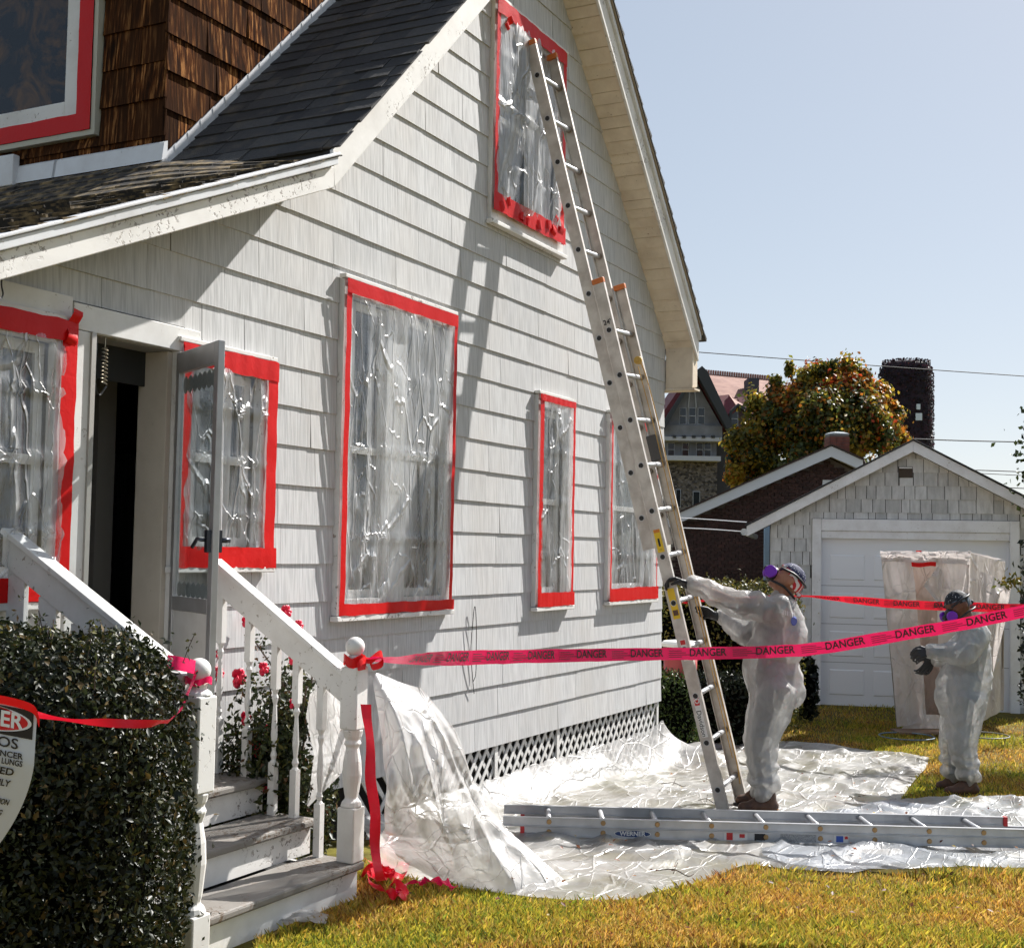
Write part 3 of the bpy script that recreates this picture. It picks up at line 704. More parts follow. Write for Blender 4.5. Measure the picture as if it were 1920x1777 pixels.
# ================================================================== front steps
st = thing('front_steps', 'grey-treaded wooden front steps with white turned railings below the doorway', 'steps', (-6.3, -.5, .1))
SX0, SX1 = -6.93, -5.80
TR = [(.35, -.865), (.50, -.62), (.65, -.36), (.80, -.10)]
for i, (z, yf) in enumerate(TR):
    yb = TR[i+1][1]+.012 if i < 3 else -.046
    mb = MB(); mb.box(SX0, SX1+.012, yf, yb, z-.035, z); mb.build('tread', GREYP, st, bevel=.010)
    mb = MB(); zb = TR[i-1][0]+.001 if i else .05; mb.box(SX0+.01, SX1-.004, yf+.028, yf+.05, zb, z-.0355); mb.build('riser', PEEL, st)
mb = MB(); mb.box(SX1-.012, SX1+.004, -.815, -.05, .02, .312); mb.build('side_board', PEEL, st)
mb = MB(); mb.box(SX0+.01, SX1-.02, -.80, -.06, .02, .30); mb.build('inner_frame', DARK, st)
RXR, RXL = -5.835, -6.985
def newel(x, y, z0, z1, w=.042):
    c = V((x, y, 0)); H = z1-z0; mb = MB()
    za, zb, zc = z0+H*.24, z0+H*.58, z0+H*.855
    mb.box(x-w, x+w, y-w, y+w, z0, za); mb.box(x-w, x+w, y-w, y+w, zb, zc)
    prof = [(w*1.1, za), (w*.95, za+.02), (w*.62, za+.035), (w*.75, za+.06), (w*.98, za+.14*H), (w*.9, za+.2*H), (w*.62, zb-.10*H+.02), (w*.9, zb-.06), (w*.68, zb-.045), (w*.88, zb-.03), (w*1.05, zb)]
    mb.lathe(prof, c, 14); mb.lathe([(w*1.1, zc), (w*.95, zc+.012), (w*.6, zc+.022), (w*.72, zc+.04), (w*.55, zc+.05)], c, 14)
    o = mb.build('newel_post', WHITE, st, False, .006)
    b = MB(); r = .041; b.ell((x, y, zc+.045+r*.95), (r, 0, 0), (0, r, 0), (0, 0, r), 18, 12); b.build('ball_finial', WHITE, o, True); return zc
newel(RXR, -.82, .351, 1.297); newel(RXL, -.97, gz(-7)-.05, 1.325, .045)
def rail(x, ya, za, yb, zb, h, name, cap=.028):
    mb = MB(); a, b = V((x, ya, za)), V((x, yb, zb)); w = .018
    mb.prism([(x-w, ya, za), (x-w, yb, zb), (x-w, yb, zb-h), (x-w, ya, za-h)], (2*w, 0, 0)); o = mb.build(name, WHITE, st, bevel=.004)
    d = (b-a).normalized(); nn = V((0, -d.z, d.y)) if d.y > 0 else V((0, d.z, -d.y))
    c = MB(); c.obox((a+b)/2+nn*.012, d*((b-a).length/2), V((.034, 0, 0)), nn*.011); c.build('rail_cap', WHITE, o, bevel=.004)
A = ony(398, 1047, -.02); B = ony(645, 1268, -.775)
rail(RXR, -.775, B.z, -.02, A.z, .115, 'handrail'); rz = lambda y: lerp(B.z, A.z, (y+.775)/.755)
AL = 1.69
rail(RXL, -.925, 1.20, -.03, AL, .115, 'handrail')
def baluster(px, py, zt):
    p = onx(px, py, RXR); y = p.y; z0, z1 = zt, rz(y)-.10; H = z1-z0; w = .016; mb = MB(); c = V((RXR, y, 0))
    a, b = z0+.30*H, z0+.72*H; mb.box(RXR-w, RXR+w, y-w, y+w, z0, a); mb.box(RXR-w, RXR+w, y-w, y+w, b, z1)
    mb.lathe([(w*1.1, a), (w*.6, a+.012), (w*1.0, a+.03), (w*.55, a+.05), (w*.95, a+.16*H), (w*.8, a+.22*H), (w*.5, b-.09*H), (w*.95, b-.05*H), (w*.6, b-.03*H), (w*1.1, b)], c, 10)
    mb.build('baluster', WHITE, st)
for px, py, z in ((407, 1441, .65), (461, 1448, .65), (510, 1525, .50), (551, 1527, .50), (596, 1603, .35)): baluster(px, py, z)
for i in range(5):
    y = -.10-i*.165; z1 = lerp(1.20, AL, (y+.925)/.895)-.10
    mb = MB(); mb.box(RXL-.012, RXL+.012, y-.045, y+.045, .2, z1); mb.build('flat_baluster', WHITE, st, bevel=.003)
mb = MB(); mb.box(RXL-.02, RXL+.02, -.92, -.05, .12, .30); mb.build('side_board', WHITE, st)
# ================================================================== vegetation
import numpy as np
def leaf_mat(name, rough=.35, trans=.35, spec=.5):
    t = NT(name); a = t.n('ShaderNodeAttribute'); a.attribute_name = 'tint'
    p = t.pbr(a.outputs['Color'], rough, 0, spec); tl = t.n('ShaderNodeBsdfTranslucent'); t.l(a.outputs['Color'], tl.inputs[0])
    mx = t.n('ShaderNodeMixShader'); mx.inputs[0].default_value = trans; t.l(p.outputs[0], mx.inputs[1]); t.l(tl.outputs[0], mx.inputs[2]); return t.done(mx)
LEAF = leaf_mat('glossy_leaf', .42, .25, .30); AUTUMN = leaf_mat('autumn_leaf', .45, .5, .4); GRASSM = leaf_mat('grass_blade', .6, .45, .2)
PETAL = simple('red_petal', (.66, .014, .055), .45)
BARK = simple('bark', (.055, .038, .026), .9, c2=(.10, .075, .055), scale=30, bump=.6, bd=.01)
def leaf_cloud(name, P, Nrm, size, cols, mat, parent, rs, spread=.9, aspect=.5, kind=None):
    """many small folded leaves: P positions, Nrm preferred facing, size array, cols (N,3)"""
    n = len(P); r = np.random.RandomState(rs)
    nn = Nrm+r.normal(0, spread, (n, 3)); nn /= np.linalg.norm(nn, axis=1)[:, None]+1e-9
    d = r.normal(0, 1, (n, 3)); d -= nn*(d*nn).sum(1)[:, None]; d /= np.linalg.norm(d, axis=1)[:, None]+1e-9
    w = np.cross(nn, d); s = size[:, None]
    v = np.empty((n, 4, 3)); v[:, 0] = P-d*s*.5; v[:, 2] = P+d*s*.5
    v[:, 1] = P+w*s*aspect*.5+nn*s*.10; v[:, 3] = P-w*s*aspect*.5+nn*s*.10
    i = np.arange(n)*4; f = np.empty((n, 2, 3), int); f[:, 0] = np.stack([i, i+1, i+2], 1); f[:, 1] = np.stack([i, i+2, i+3], 1)
    me = bpy.data.meshes.new(name); me.vertices.add(n*4); me.vertices.foreach_set('co', v.ravel())
    me.loops.add(n*6); me.loops.foreach_set('vertex_index', f.ravel()); me.polygons.add(n*2)
    me.polygons.foreach_set('loop_start', np.arange(n*2)*3); me.polygons.foreach_set('loop_total', np.full(n*2, 3)); me.update()
    ca = me.color_attributes.new('tint', 'FLOAT_COLOR', 'POINT'); c4 = np.ones((n, 4, 4)); c4[:, :, :3] = cols[:, None, :]; ca.data.foreach_set('color', c4.ravel())
    o = obj(name, me, parent, [mat])
    if kind: o['kind'] = kind
    return o
def pick(r, n, pal, w):
    p = np.array(pal); idx = r.choice(len(p), n, p=np.array(w)/sum(w)); c = p[idx]*(1+r.uniform(-.3, .3, (n, 1))); return np.clip(c, 0, 1)
def sbox(r, n, half, e=.28):
    """points and normals spread evenly over a rounded box"""
    h = np.array(half, float); ar = np.array([h[1]*h[2], h[0]*h[2], h[0]*h[1]]); f = r.choice(3, n, p=ar/ar.sum())
    c = r.uniform(-1, 1, (n, 3)); c[np.arange(n), f] = np.sign(r.uniform(-1, 1, n)); k = (np.abs(c)**(2/e)).sum(1)**(e/2); p = c/k[:, None]
    nrm = np.sign(p)*np.abs(p)**(2/e-1)/h; nrm /= np.linalg.norm(nrm, axis=1)[:, None]; return p*h, nrm
def blob_core(name, c, ax, half, mat, par, e=.28, k=.80):
    mb = MB(); c = V(c)
    def fn(u, v):
        th, ph = u*2*math.pi, v*math.pi; d = (math.sin(ph)*math.cos(th), math.sin(ph)*math.sin(th), math.cos(ph))
        p = [math.copysign(abs(q)**e, q) for q in d]; s = sum(abs(q)**(2/e) for q in p)**(e/2)
        q = [a/s*h*k*(1+.05*noise.noise(V(d)*3)) for a, h in zip(p, half)]; return c+ax[0]*q[0]+ax[1]*q[1]+ax[2]*q[2]
    mb.grid(fn, 24, 14); return mb.build(name, mat, par, True)
CORE_SHADE = simple('leaf_core_shade', (.004, .004, .003), 1., spec=0.)  # inner shade of the foliage put into one near-black colour
def hedge(name, label, c, half, n, size, pal, w, rs, ax=None, e=.28, depth=.10, cat='hedge', loose=0, group=None):
    r = np.random.RandomState(rs); c = V(c); ax = ax or (V((1, 0, 0)), V((0, 1, 0)), V((0, 0, 1)))
    t = thing(name, label, cat, (c.x, c.y, c.z-half[2]), group)
    A = np.array([list(a) for a in ax]); p, nr = sbox(r, n, half, e); p = p*(1-r.beta(1.2, 2.2, n)*depth)[:, None]
    lump = np.array([noise.noise(V(q)*4.5) for q in p]); lump2 = np.array([noise.noise(V(q)*11) for q in p]); p = p*(1+.07*lump+.03*lump2)[:, None]
    if loose: k = r.rand(n) < .03; p[k] *= (1+r.uniform(0, loose, k.sum()))[:, None]
    leaf_cloud('foliage', p @ A+np.array(c), nr @ A, r.uniform(.55, 1.5, n)*size, pick(r, n, pal, w)*(1+.5*np.clip(lump, -.6, 1.))[:, None], LEAF, t, rs)
    if loose > .12: shoots(t, c, half, ax, r, size, pal)
    blob_core('shade_core', c, ax, half, CORE_SHADE, t, e); return t  # solid dark blob blocks see-through; inner shade is painted on it
def shoots(t, c, half, ax, r, size, pal):
    for k in range(26):                          # stray young shoots above the clipped top
        a, b = r.uniform(-.9, .9), r.uniform(-.9, .9); p = c+ax[0]*(half[0]*a)+ax[1]*(half[1]*b)+ax[2]*(half[2]*(1-.25*max(abs(a), abs(b))**3)*.93); q = p+V((r.normal(0, .03), r.normal(0, .03), r.uniform(.06, .13)))
        mb = MB(); mb.tube([p, p.lerp(q, .5)+V((r.normal(0, .006), 0, 0)), q], .0016, 4); mb.build('shoot', BARK, t)
        n = 9; P = np.array([list(p.lerp(q, .35+.65*i/n)) for i in range(n)])+r.normal(0, .008, (n, 3)); leaf_cloud('shoot_leaves', P, np.tile([0, -.4, .6], (n, 1)), r.uniform(.6, 1.1, n)*size, pick(r, n, [(.05, .06, .015), (.12, .11, .02)], (2, 1)), LEAF, t, int(r.randint(1e6)))
hr = V((RT.x, RT.y, 0)).normalized(); hf = V((FW.x, FW.y, 0)).normalized(); UZ = V((0, 0, 1))
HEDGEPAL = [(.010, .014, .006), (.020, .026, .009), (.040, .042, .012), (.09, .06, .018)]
c = CAM+hf*3.86-hr*1.625; c.z = .80
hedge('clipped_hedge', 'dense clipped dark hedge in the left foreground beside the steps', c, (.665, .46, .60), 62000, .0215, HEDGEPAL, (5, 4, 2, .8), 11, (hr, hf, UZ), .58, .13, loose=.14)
# back hedge, clipped column and dark shrubs round the garage
c = (at(1240, 1180, 13.4)+at(1455, 1180, 13.2))/2; c.z = .60
hedge('back_hedge', 'sunlit yellow-green hedge behind the leaning ladder, running to the garage', c, (.85, .42, .80), 12000, .035, [(.05, .06, .015), (.12, .11, .02), (.22, .17, .03)], (4, 3, 2), 12, (hr, hf, UZ), .35, .15, loose=.2)
c = at(1262, 1290, 11.6); c.z = .20
hedge('clipped_shrub', 'small round-topped green shrub in the shade right of the house corner', c, (.22, .24, .42), 5000, .030, [(.04, .07, .015), (.08, .11, .02), (.02, .03, .01)], (4, 3, 2), 13, (hr, hf, UZ), .5, .2)
c = at(1350, 1260, 12.4); c.z = .12
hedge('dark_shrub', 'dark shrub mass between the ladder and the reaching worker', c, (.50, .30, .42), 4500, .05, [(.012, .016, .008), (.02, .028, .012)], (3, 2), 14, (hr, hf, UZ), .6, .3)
c = at(1508, 1270, 14.4); c.z = .18
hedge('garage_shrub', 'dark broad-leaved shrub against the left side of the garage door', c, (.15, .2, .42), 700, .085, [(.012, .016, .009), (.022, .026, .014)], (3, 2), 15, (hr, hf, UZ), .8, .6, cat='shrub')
# red-flowering bush behind the railing
def bush():
    r = np.random.RandomState(21); c = V((-5.62, -.285, .62))
    t = thing('flowering_bush', 'red-flowered leafy bush behind the white turned balusters', 'bush', (c.x, c.y, .1))
    n = 13000; p, nr = sbox(r, n, (.27, .235, .50), .75); p *= (r.rand(n)**.45)[:, None]
    lump = np.array([noise.noise(V(q)*5) for q in p]); k = lump > -.30; p, nr = p[k], nr[k]; n = len(p)
    leaf_cloud('foliage', p+np.array(c), nr, r.uniform(.02, .045, n), pick(r, n, [(.02, .03, .010), (.04, .05, .015), (.09, .085, .02), (.10, .05, .02)], (5, 4, 1.5, .5)), LEAF, t, 22)
    for i in range(9):
        a = V((c.x+r.uniform(-.1, .1), c.y+r.uniform(-.1, .1), .08)); b = c+V((r.uniform(-.2, .25), r.uniform(-.2, .18), r.uniform(.2, .60)))
        mb = MB(); mb.tube(cr([a, (a+b)/2+V((r.uniform(-.08, .08), 0, .05)), b], 5), [.009-.0005*q for q in range(11)], 6); mb.build('stem', BARK, t)
    tw = onx(470, 1190, -5.62); mb = MB(); mb.tube([V((-5.5, -.5, .7)), tw], .004, 5); mb.build('stem', BARK, t)
    n = 160; q = np.array([list(lerp(V((-5.55, -.5, .8)), tw, r.rand())+V((r.normal(0, .05), r.normal(0, .03), r.normal(0, .03)))) for _ in range(n)])
    leaf_cloud('upper_foliage', q, np.tile([0, -1, .3], (n, 1)), r.uniform(.015, .035, n), pick(r, n, [(.03, .04, .012), (.10, .05, .02)], (2, 1)), LEAF, t, 23)
    for px, py, s in ((457, 1165, .022), (532, 1147, .03), (556, 1173, .026), (442, 1270, .04), (490, 1253, .028), (405, 1262, .03), (457, 1345, .03), (479, 1402, .034), (495, 1365, .022), (494, 1472, .026), (545, 1235, .022), (395, 1372, .02), (546, 1318, .02), (405, 1228, .02)):
        f = onx(px, py, -5.74 if py > 1200 else -5.6); s *= 1.15; mb = MB()
        for j in range(9):
            a = j*2.4; d = V((math.cos(a)*.6, -.5+.3*math.sin(j), math.sin(a))).normalized(); e1 = d.cross(V((.3, .8, .2))).normalized()
            mb.ell(f+d*s*.55, d*s*.6, e1*s*.42, d.cross(e1)*s*.14, 7, 4)
        mb.build('flower', PETAL, t, True)
bush()
# autumn tree
def crown_tree(name, label, base, top, blobs, n, size, pal, rs, trunk=.22, cat='tree', colfn=None, mat=None):
    r = np.random.RandomState(rs); base = V(base); t = thing(name, label, cat, base)
    mb = MB(); mid = base.lerp(top, .45); mb.tube(cr([base-V((0, 0, .3)), base.lerp(mid, .5)+V((.1, .05, 0)), mid, top], 5), [lerp(trunk, .03, q/15) for q in range(16)], 9); tr = mb.build('trunk', BARK, t, True)
    P, N, C = [], [], []
    for (cx, cy, cz, rx, rz_, wgt, tone) in blobs:
        c = V((cx, cy, cz)); k = int(n*wgt); ns = max(1, int(wgt*150)) if rx > .3 else 1; tw = np.array(tone, float)
        for j in range(ns):                      # a crown is many separate leaf clumps
            d = r.normal(0, 1, 3); d /= np.linalg.norm(d); q = d*(r.rand()**.35)*np.array([rx, rx, rz_])*.92 if ns > 1 else np.zeros(3)
            sr = (np.array([rx, rx, rz_])*.33 if ns > 1 else np.array([rx, rx, rz_]))*r.uniform(.7, 1.35); m_ = int(k/ns*r.uniform(.5, 1.5))
            e = r.normal(0, .5, (m_, 3)); e[:, 2] *= 1.15; P.append(np.array(c)+q+e*sr); N.append(e+d*.6)
            tt = tw*r.gamma(1.2, 1., len(tw)); C.append(pick(r, m_, pal, tt+1e-3)*r.uniform(.75, 1.3))
        b = MB(); b.tube(cr([mid, mid.lerp(c, .6)+V((0, 0, .2)), c], 5), [lerp(trunk*.4, .02, q/10) for q in range(11)], 6); b.build('limb', BARK, tr)
    P = np.concatenate(P); N = np.concatenate(N); C = np.concatenate(C)
    leaf_cloud('crown', P, N, r.uniform(.7, 1.4, len(P))*size, C, mat or AUTUMN, t, rs, aspect=.7); return t
TD = 34.
def tb(px, py, rpx, rzpx, w, tone, dz=0):
    p = at(px, py, TD+dz); s = TD/FPX; return (p.x, p.y, p.z, rpx*s, rzpx*s, w, tone)
PAL = [(.050, .070, .018), (.13, .13, .022), (.36, .25, .03), (.44, .15, .02), (.42, .055, .015), (.22, .11, .025)]
blobs = [tb(1400, 850, 45, 50, .09, (4, 4, 4, 1, 0, 1)), tb(1440, 790, 55, 60, .12, (6, 4, 3, 1, 0, 1)), tb(1480, 752, 45, 42, .08, (3, 3, 4, 3, 1, 1)),
         tb(1530, 735, 55, 42, .10, (2, 2, 2, 5, 4, 1), 1), tb(1585, 738, 50, 42, .09, (2, 1.5, 2, 5, 4, 1)), tb(1640, 760, 48, 40, .08, (1.5, 1.5, 4, 5, 2, 1)),
         tb(1660, 800, 45, 50, .09, (2, 2, 5, 4, 0, 1)), tb(1600, 800, 70, 70, .13, (5, 4, 3, 1.5, .3, 1), -1), tb(1520, 830, 80, 75, .15, (8, 4, 2, .6, 0, 1), -1),
         tb(1685, 845, 32, 36, .05, (1, 2, 5, 3, 0, 1)), tb(1480, 692, 8, 14, .004, (5, 3, 1, 0, 0, 0)), tb(1512, 706, 13, 12, .006, (4, 3, 2, 1, 0, 0)), tb(1540, 696, 14, 14, .008, (4, 3, 2, 0, 0, 0)),
         tb(1590, 690, 16, 16, .010, (4, 3, 1, 1, 0, 1)), tb(1562, 693, 9, 13, .005, (5, 3, 1, 0, 0, 0)), tb(1622, 707, 10, 12, .005, (5, 3, 1, 1, 0, 0)), tb(1455, 716, 12, 12, .006, (4, 3, 2, 0, 0, 0)), tb(1420, 885, 40, 34, .05, (6, 3, 2, 0, 0, 0)), tb(1375, 890, 24, 34, .03, (3, 3, 4, 2, 0, 0)), tb(1560, 880, 110, 45, .10, (9, 4, 1, 0, 0, 0), 1)]
tbs = at(1545, 1080, TD); tbs.z = -.2
crown_tree('autumn_tree', 'broad tree turning red and gold behind the brick house chimney', tbs, at(1545, 730, TD), blobs, 72000, .12, PAL, 31, .28)
# dark tree at the right edge and a vine by the tent
p = at(1952, 868, 12.5); q = p+hr*1.25+V((0, 0, .3))
crown_tree('edge_tree', 'dark leafy branch end at the right edge beside the garage roof', V((q.x+.3, q.y-.4, -.2)), q+V((0, 0, .8)),
    [(p.x, p.y, p.z, .20, .34, .06, (4, 1)), (q.x, q.y, q.z, .8, .6, .45, (4, 1)), (q.x+.6, q.y-.7, q.z+.4, .9, .7, .45, (4, 1))], 11000, .055, [(.015, .025, .010), (.05, .07, .02)], 33, .12, mat=LEAF)
def vine():
    r = np.random.RandomState(41); c = at(1905, 1150, 13.0)
    t = thing('climbing_vine', 'dark vine with a few yellow leaves at the right edge by the plastic booth', 'vine', (c.x, c.y, -.2))
    mb = MB()
    mb.tube(cr([V((c.x, c.y, -.2))+hr*.08, at(1924, 1220, 13), at(1920, 1130, 12.9), at(1896, 1088, 12.8)], 6), .008, 6); mb.build('stem', BARK, t, True)
    P = [list(at(1924+r.normal(0, 7), r.uniform(1010, 1330), 13+r.normal(0, .15))) for _ in range(260)]; P = np.array(P)
    leaf_cloud('foliage', P, np.tile([-.9, -.4, .2], (len(P), 1)), r.uniform(.04, .09, len(P)), pick(r, len(P), [(.008, .011, .007), (.015, .02, .01)], (1, 1)), LEAF, t, 42)
    P = np.array([list(at(1893+r.normal(0, 10), 1090+r.normal(0, 8), 12.7)) for _ in range(60)])
    leaf_cloud('yellow_leaves', P, np.tile([-.9, -.4, .2], (60, 1)), r.uniform(.04, .07, 60), pick(r, 60, [(.25, .19, .03), (.12, .13, .03)], (2, 1)), LEAF, t, 43)
vine()
# ================================================================== plastic on the ground and draped over the rail post
def inpoly(x, y, P):
    c = False; j = len(P)-1
    for i in range(len(P)):
        if (P[i][1] > y) != (P[j][1] > y) and x < (P[j][0]-P[i][0])*(y-P[i][1])/(P[j][1]-P[i][1])+P[i][0]: c = not c
        j = i
    return c
def near(x, y, P):
    best = None
    for i in range(len(P)):
        a, b = V(P[i]), V(P[(i+1) % len(P)]); d = b-a; t = max(0, min(1, (V((x, y))-a).dot(d)/max(1e-9, d.dot(d)))); q = a+d*t; e = (q-V((x, y))).length
        if best is None or e < best[0]: best = (e, q)
    return best
def gpoly(pp):
    out = []
    for px, py in pp:
        z = 0
        for _ in range(5): q = onz(px, py, z); z = gz(q.x)
        out.append((q.x, q.y))
    return out
MAINP = gpoly([(1288, 1368), (1400, 1388), (1480, 1393), (1560, 1400), (1660, 1412), (1742, 1421), (1738, 1440), (1712, 1470), (1688, 1503), (1760, 1512), (1850, 1530), (1800, 1600), (1600, 1640), (1480, 1634), (1400, 1625), (1340, 1646), (1290, 1665), (1200, 1690), (1080, 1692), (1000, 1690), (920, 1676), (860, 1668), (780, 1655)])+[(-4.9, -.5), (-4.6, -.012), (.05, -.012)]
SIDEP = gpoly([(1560, 1528), (1650, 1512), (1740, 1500), (1830, 1503), (1935, 1502), (2050, 1500), (2050, 1650), (1920, 1640), (1800, 1636), (1680, 1640), (1560, 1640), (1480, 1632), (1430, 1618), (1420, 1560)])
def ground_sheet(name, label, P, lift, amp, seed, mat, wallrise=True, step=.032, lying=True):
    x0, x1 = min(p[0] for p in P), max(p[0] for p in P); y0, y1 = min(p[1] for p in P), max(p[1] for p in P)
    nx, ny = int((x1-x0)/step)+1, int((y1-y0)/step)+1; ins = {}; mb = MB(); idx = {}
    for j in range(ny+1):
        for i in range(nx+1): ins[i, j] = inpoly(x0+i*step, y0+j*step, P)
    def vid(i, j):
        if (i, j) in idx: return idx[i, j]
        x, y = x0+i*step, y0+j*step
        e, q = near(x, y, P)
        if not ins[i, j]: x, y = q.x, q.y; e = 0
        wx, wy = x+.12*fbm(x*1.7, y*1.7, seed), y+.12*fbm(x*1.7+9, y*1.7, seed)
        h = amp*(.9*max(0, ridge(wx*1.5, wy*2.6, seed)-.55)*2+.5*max(0, ridge(wx*4.1+wy*1.7, wy*3.3-wx, seed+3)-.5)+.12*max(0, ridge(wx*4+wy*2, wy*7, seed+6)-.4))
        z = gz(x)+lift+max(0, h)*min(1, .25+e*6)
        if wallrise and y > -.34 and x < .06:
            k = min(1, 1+y/.34); z += (.19-gz(x))*k*k+.025*ridge(x*7, y*2, 4)*k
            if y > -.02: y = -.012-.01*abs(math.sin(x*17))
        if wallrise and x > -.8: z += .14*math.exp(-((x-.12)**2+(y+.30)**2)/.06)
        idx[i, j] = len(mb.v); mb.v.append(V((x, y, z))); return idx[i, j]
    for j in range(ny):
        for i in range(nx):
            q = ((i, j), (i+1, j), (i+1, j+1), (i, j+1))
            if sum(ins[k] for k in q) >= 2: mb.face([vid(*k) for k in q])
    c = V((sum(p[0] for p in P)/len(P), sum(p[1] for p in P)/len(P), 0)); c.z = gz(c.x)
    t = thing(name, label, 'plastic sheet', c); mb.build('sheet', mat, t, True); return t
ground_sheet('plastic_drop_cloth', 'large wrinkled clear plastic sheet spread on the lawn along the lattice', MAINP, .012, .040, 2.2, POLYG)
ground_sheet('plastic_ground_sheet', 'second bluish plastic sheet under the lying ladder at the right', SIDEP, .030, .045, 8.8, sheeting('blue_grey_polythene', .35, .75, (.52, .55, .60), .28, (1.5, 3, 3), (1.8, 4.4, 3), .022, .12, .55, .04, .08), False)
def inside_sheet(x, y): return inpoly(x, y, MAINP) or inpoly(x, y, SIDEP)
# the drape: five fold lines from the post down to the lawn
def down(px, py): q = onz(px, py, .12); return q+V((0, 0, gz(q.x)-.12+.01))
def fold(tops, bot):
    b = down(*bot); Db = (b-CAM).dot(FW); pts = [at(px, py, D) for px, py, D in tops]; return pts+[b]
FO = [fold([(699, 1278, 5.33), (712, 1400, 5.30), (716, 1510, 5.25)], (704, 1655)),
      fold([(706, 1262, 5.36), (752, 1380, 5.22), (782, 1520, 5.25)], (800, 1664)),
      fold([(726, 1268, 5.42), (792, 1380, 5.38), (838, 1520, 5.45)], (880, 1674)),
      fold([(755, 1280, 5.5), (826, 1370, 5.55), (884, 1510, 5.7)], (965, 1686)),
      fold([(792, 1290, 5.6), (852, 1376, 5.8), (918, 1515, 6.0)], (1065, 1664))]
FS = [cr(f, 10) for f in FO]
def drape(u, v):
    n = len(FS[0])-1; col = [f[min(n, int(v*n))].lerp(f[min(n, int(v*n)+1)], v*n-int(v*n)) for f in FS]
    k = u*4; i = min(3, int(k)); tt = k-i; a, b, c, d = col[max(0, i-1)], col[i], col[i+1], col[min(4, i+2)]
    p = .5*((2*b)+(c-a)*tt+(2*a-5*b+4*c-d)*tt*tt+(3*b-a-3*c+d)*tt**3)
    w = .045*(ridge(u*6.5+.5*math.sin(v*3), v*.7, 11)-.35)*sstep(0, .5, v)+.05*(ridge(p.x*3+p.z*1.2, p.z*1.3-p.y*2, 3)-.3)+.018*(ridge(p.x*6-p.z*3, p.y*6+p.z*4, 7)-.2)+.003*ridge(p.x*18, p.z*15, 5)
    return p-hf*(w*min(1, v*4+.15)*min(1, (1-v)*5+.2))+hr*.4*w*min(1, v*4)*min(1, (1-v)*5)
c = down(860, 1660)
dr = thing('draped_plastic', 'crumpled milky plastic draped from the right newel post down to the lawn', 'plastic sheet', c)
mb = MB(); mb.grid(drape, 80, 90); mb.build('sheet', POLYD, dr, True)
G = [[(646, 1262, 5.50), (612, 1275, 5.58), (582, 1300, 5.64)], [(648, 1340, 5.50), (612, 1345, 5.58), (574, 1345, 5.66)], [(650, 1420, 5.52), (616, 1420, 5.60), (590, 1415, 5.66)], [(640, 1450, 5.52), (610, 1480, 5.60), (576, 1514, 5.66)]]
def flap(u, v):
    rows = [cr([at(*q) for q in r], 8) for r in G]; k = min(15, int(u*16)); cols = [r[k].lerp(r[k+1], u*16-k) for r in rows]
    s = v*3; i = min(2, int(s)); p = cols[i].lerp(cols[i+1], s-i); return p-hf*.02*ridge(p.x*8, p.z*5, 2)
mb = MB(); mb.grid(flap, 24, 24); mb.build('loose_corner', POLYD, dr, True)
# ================================================================== lawn blades
def grass():
    r = np.random.RandomState(5); pts = []
    zones = [((480, 1625, 1960, 1800), 56000), ((1600, 1350, 1960, 1520), 22000), ((1240, 1325, 1760, 1425), 16000)]
    for (a, b, c_, d), n in zones:
        k = 0; X = r.uniform(a, c_, n); Y = b+(d-b)*r.rand(n)**(.85 if b > 1600 else 1.0)
        for x, y in zip(X, Y):
            q = onz(x, y, 0.); z = gz(q.x); q = onz(x, y, z)
            if q.y < -.04 and (q.x > .1 or q.y < -.05) and not inside_sheet(q.x, q.y) and not (-7.0 < q.x < -5.78 and q.y > -.88): pts.append((q.x, q.y, gz(q.x)))
    P = np.array(pts); n = len(P); a = r.uniform(0, 2*math.pi, n); far = np.hypot(P[:, 0]-CAM.x, P[:, 1]-CAM.y)
    h = r.uniform(.012, .050, n)*(1+.55*np.array([noise.noise(V(p)*1.4) for p in P])); w = .0022+.0008*far/6
    lean = r.uniform(.1, .9, n)*h; dx, dy = np.cos(a), np.sin(a)
    v = np.empty((n, 4, 3)); v[:, 0] = P+np.stack([-dy*w, dx*w, 0*w], 1); v[:, 1] = P+np.stack([dy*w, -dx*w, 0*w], 1)
    m = P+np.stack([dx*lean*.35, dy*lean*.35, h*.62], 1); v[:, 2] = m+np.stack([dy*w*.7, -dx*w*.7, 0*w], 1); v[:, 3] = P+np.stack([dx*lean, dy*lean, h], 1)
    v[:, :, 2] -= .004
    i = np.arange(n)*4; f = np.stack([i, i+1, i+2, i, i+2, i+3], 1)
    patch = np.array([noise.noise(V(p)*1.1+V((3, 7, 0)))+.5*noise.noise(V(p)*4) for p in P])
    c1 = pick(r, n, [(.40, .36, .035), (.52, .43, .05), (.20, .26, .03), (.09, .12, .02)], (4, 3, 4, 1.5)); c2 = pick(r, n, [(.62, .40, .12), (.42, .20, .06), (.58, .33, .05), (.24, .10, .05)], (3, 2, 3, 1))
    k = 1/(1+np.exp(-(patch-.02+r.normal(0, .25, n))*7)); col = c1*(1-k)[:, None]+c2*k[:, None]
    me = bpy.data.meshes.new('grass'); me.vertices.add(n*4); me.vertices.foreach_set('co', v.ravel()); me.loops.add(n*6); me.loops.foreach_set('vertex_index', f.ravel())
    me.polygons.add(n*2); me.polygons.foreach_set('loop_start', np.arange(n*2)*3); me.polygons.foreach_set('loop_total', np.full(n*2, 3)); me.update()
    ca = me.color_attributes.new('tint', 'FLOAT_COLOR', 'POINT'); c4 = np.ones((n, 4, 4)); c4[:, :, :3] = col[:, None, :]; ca.data.foreach_set('color', c4.ravel())
    tag(obj('grass', me, None, [GRASSM]), 'short sun-bleached yellow-green lawn grass', 'grass', kind='stuff')
grass()

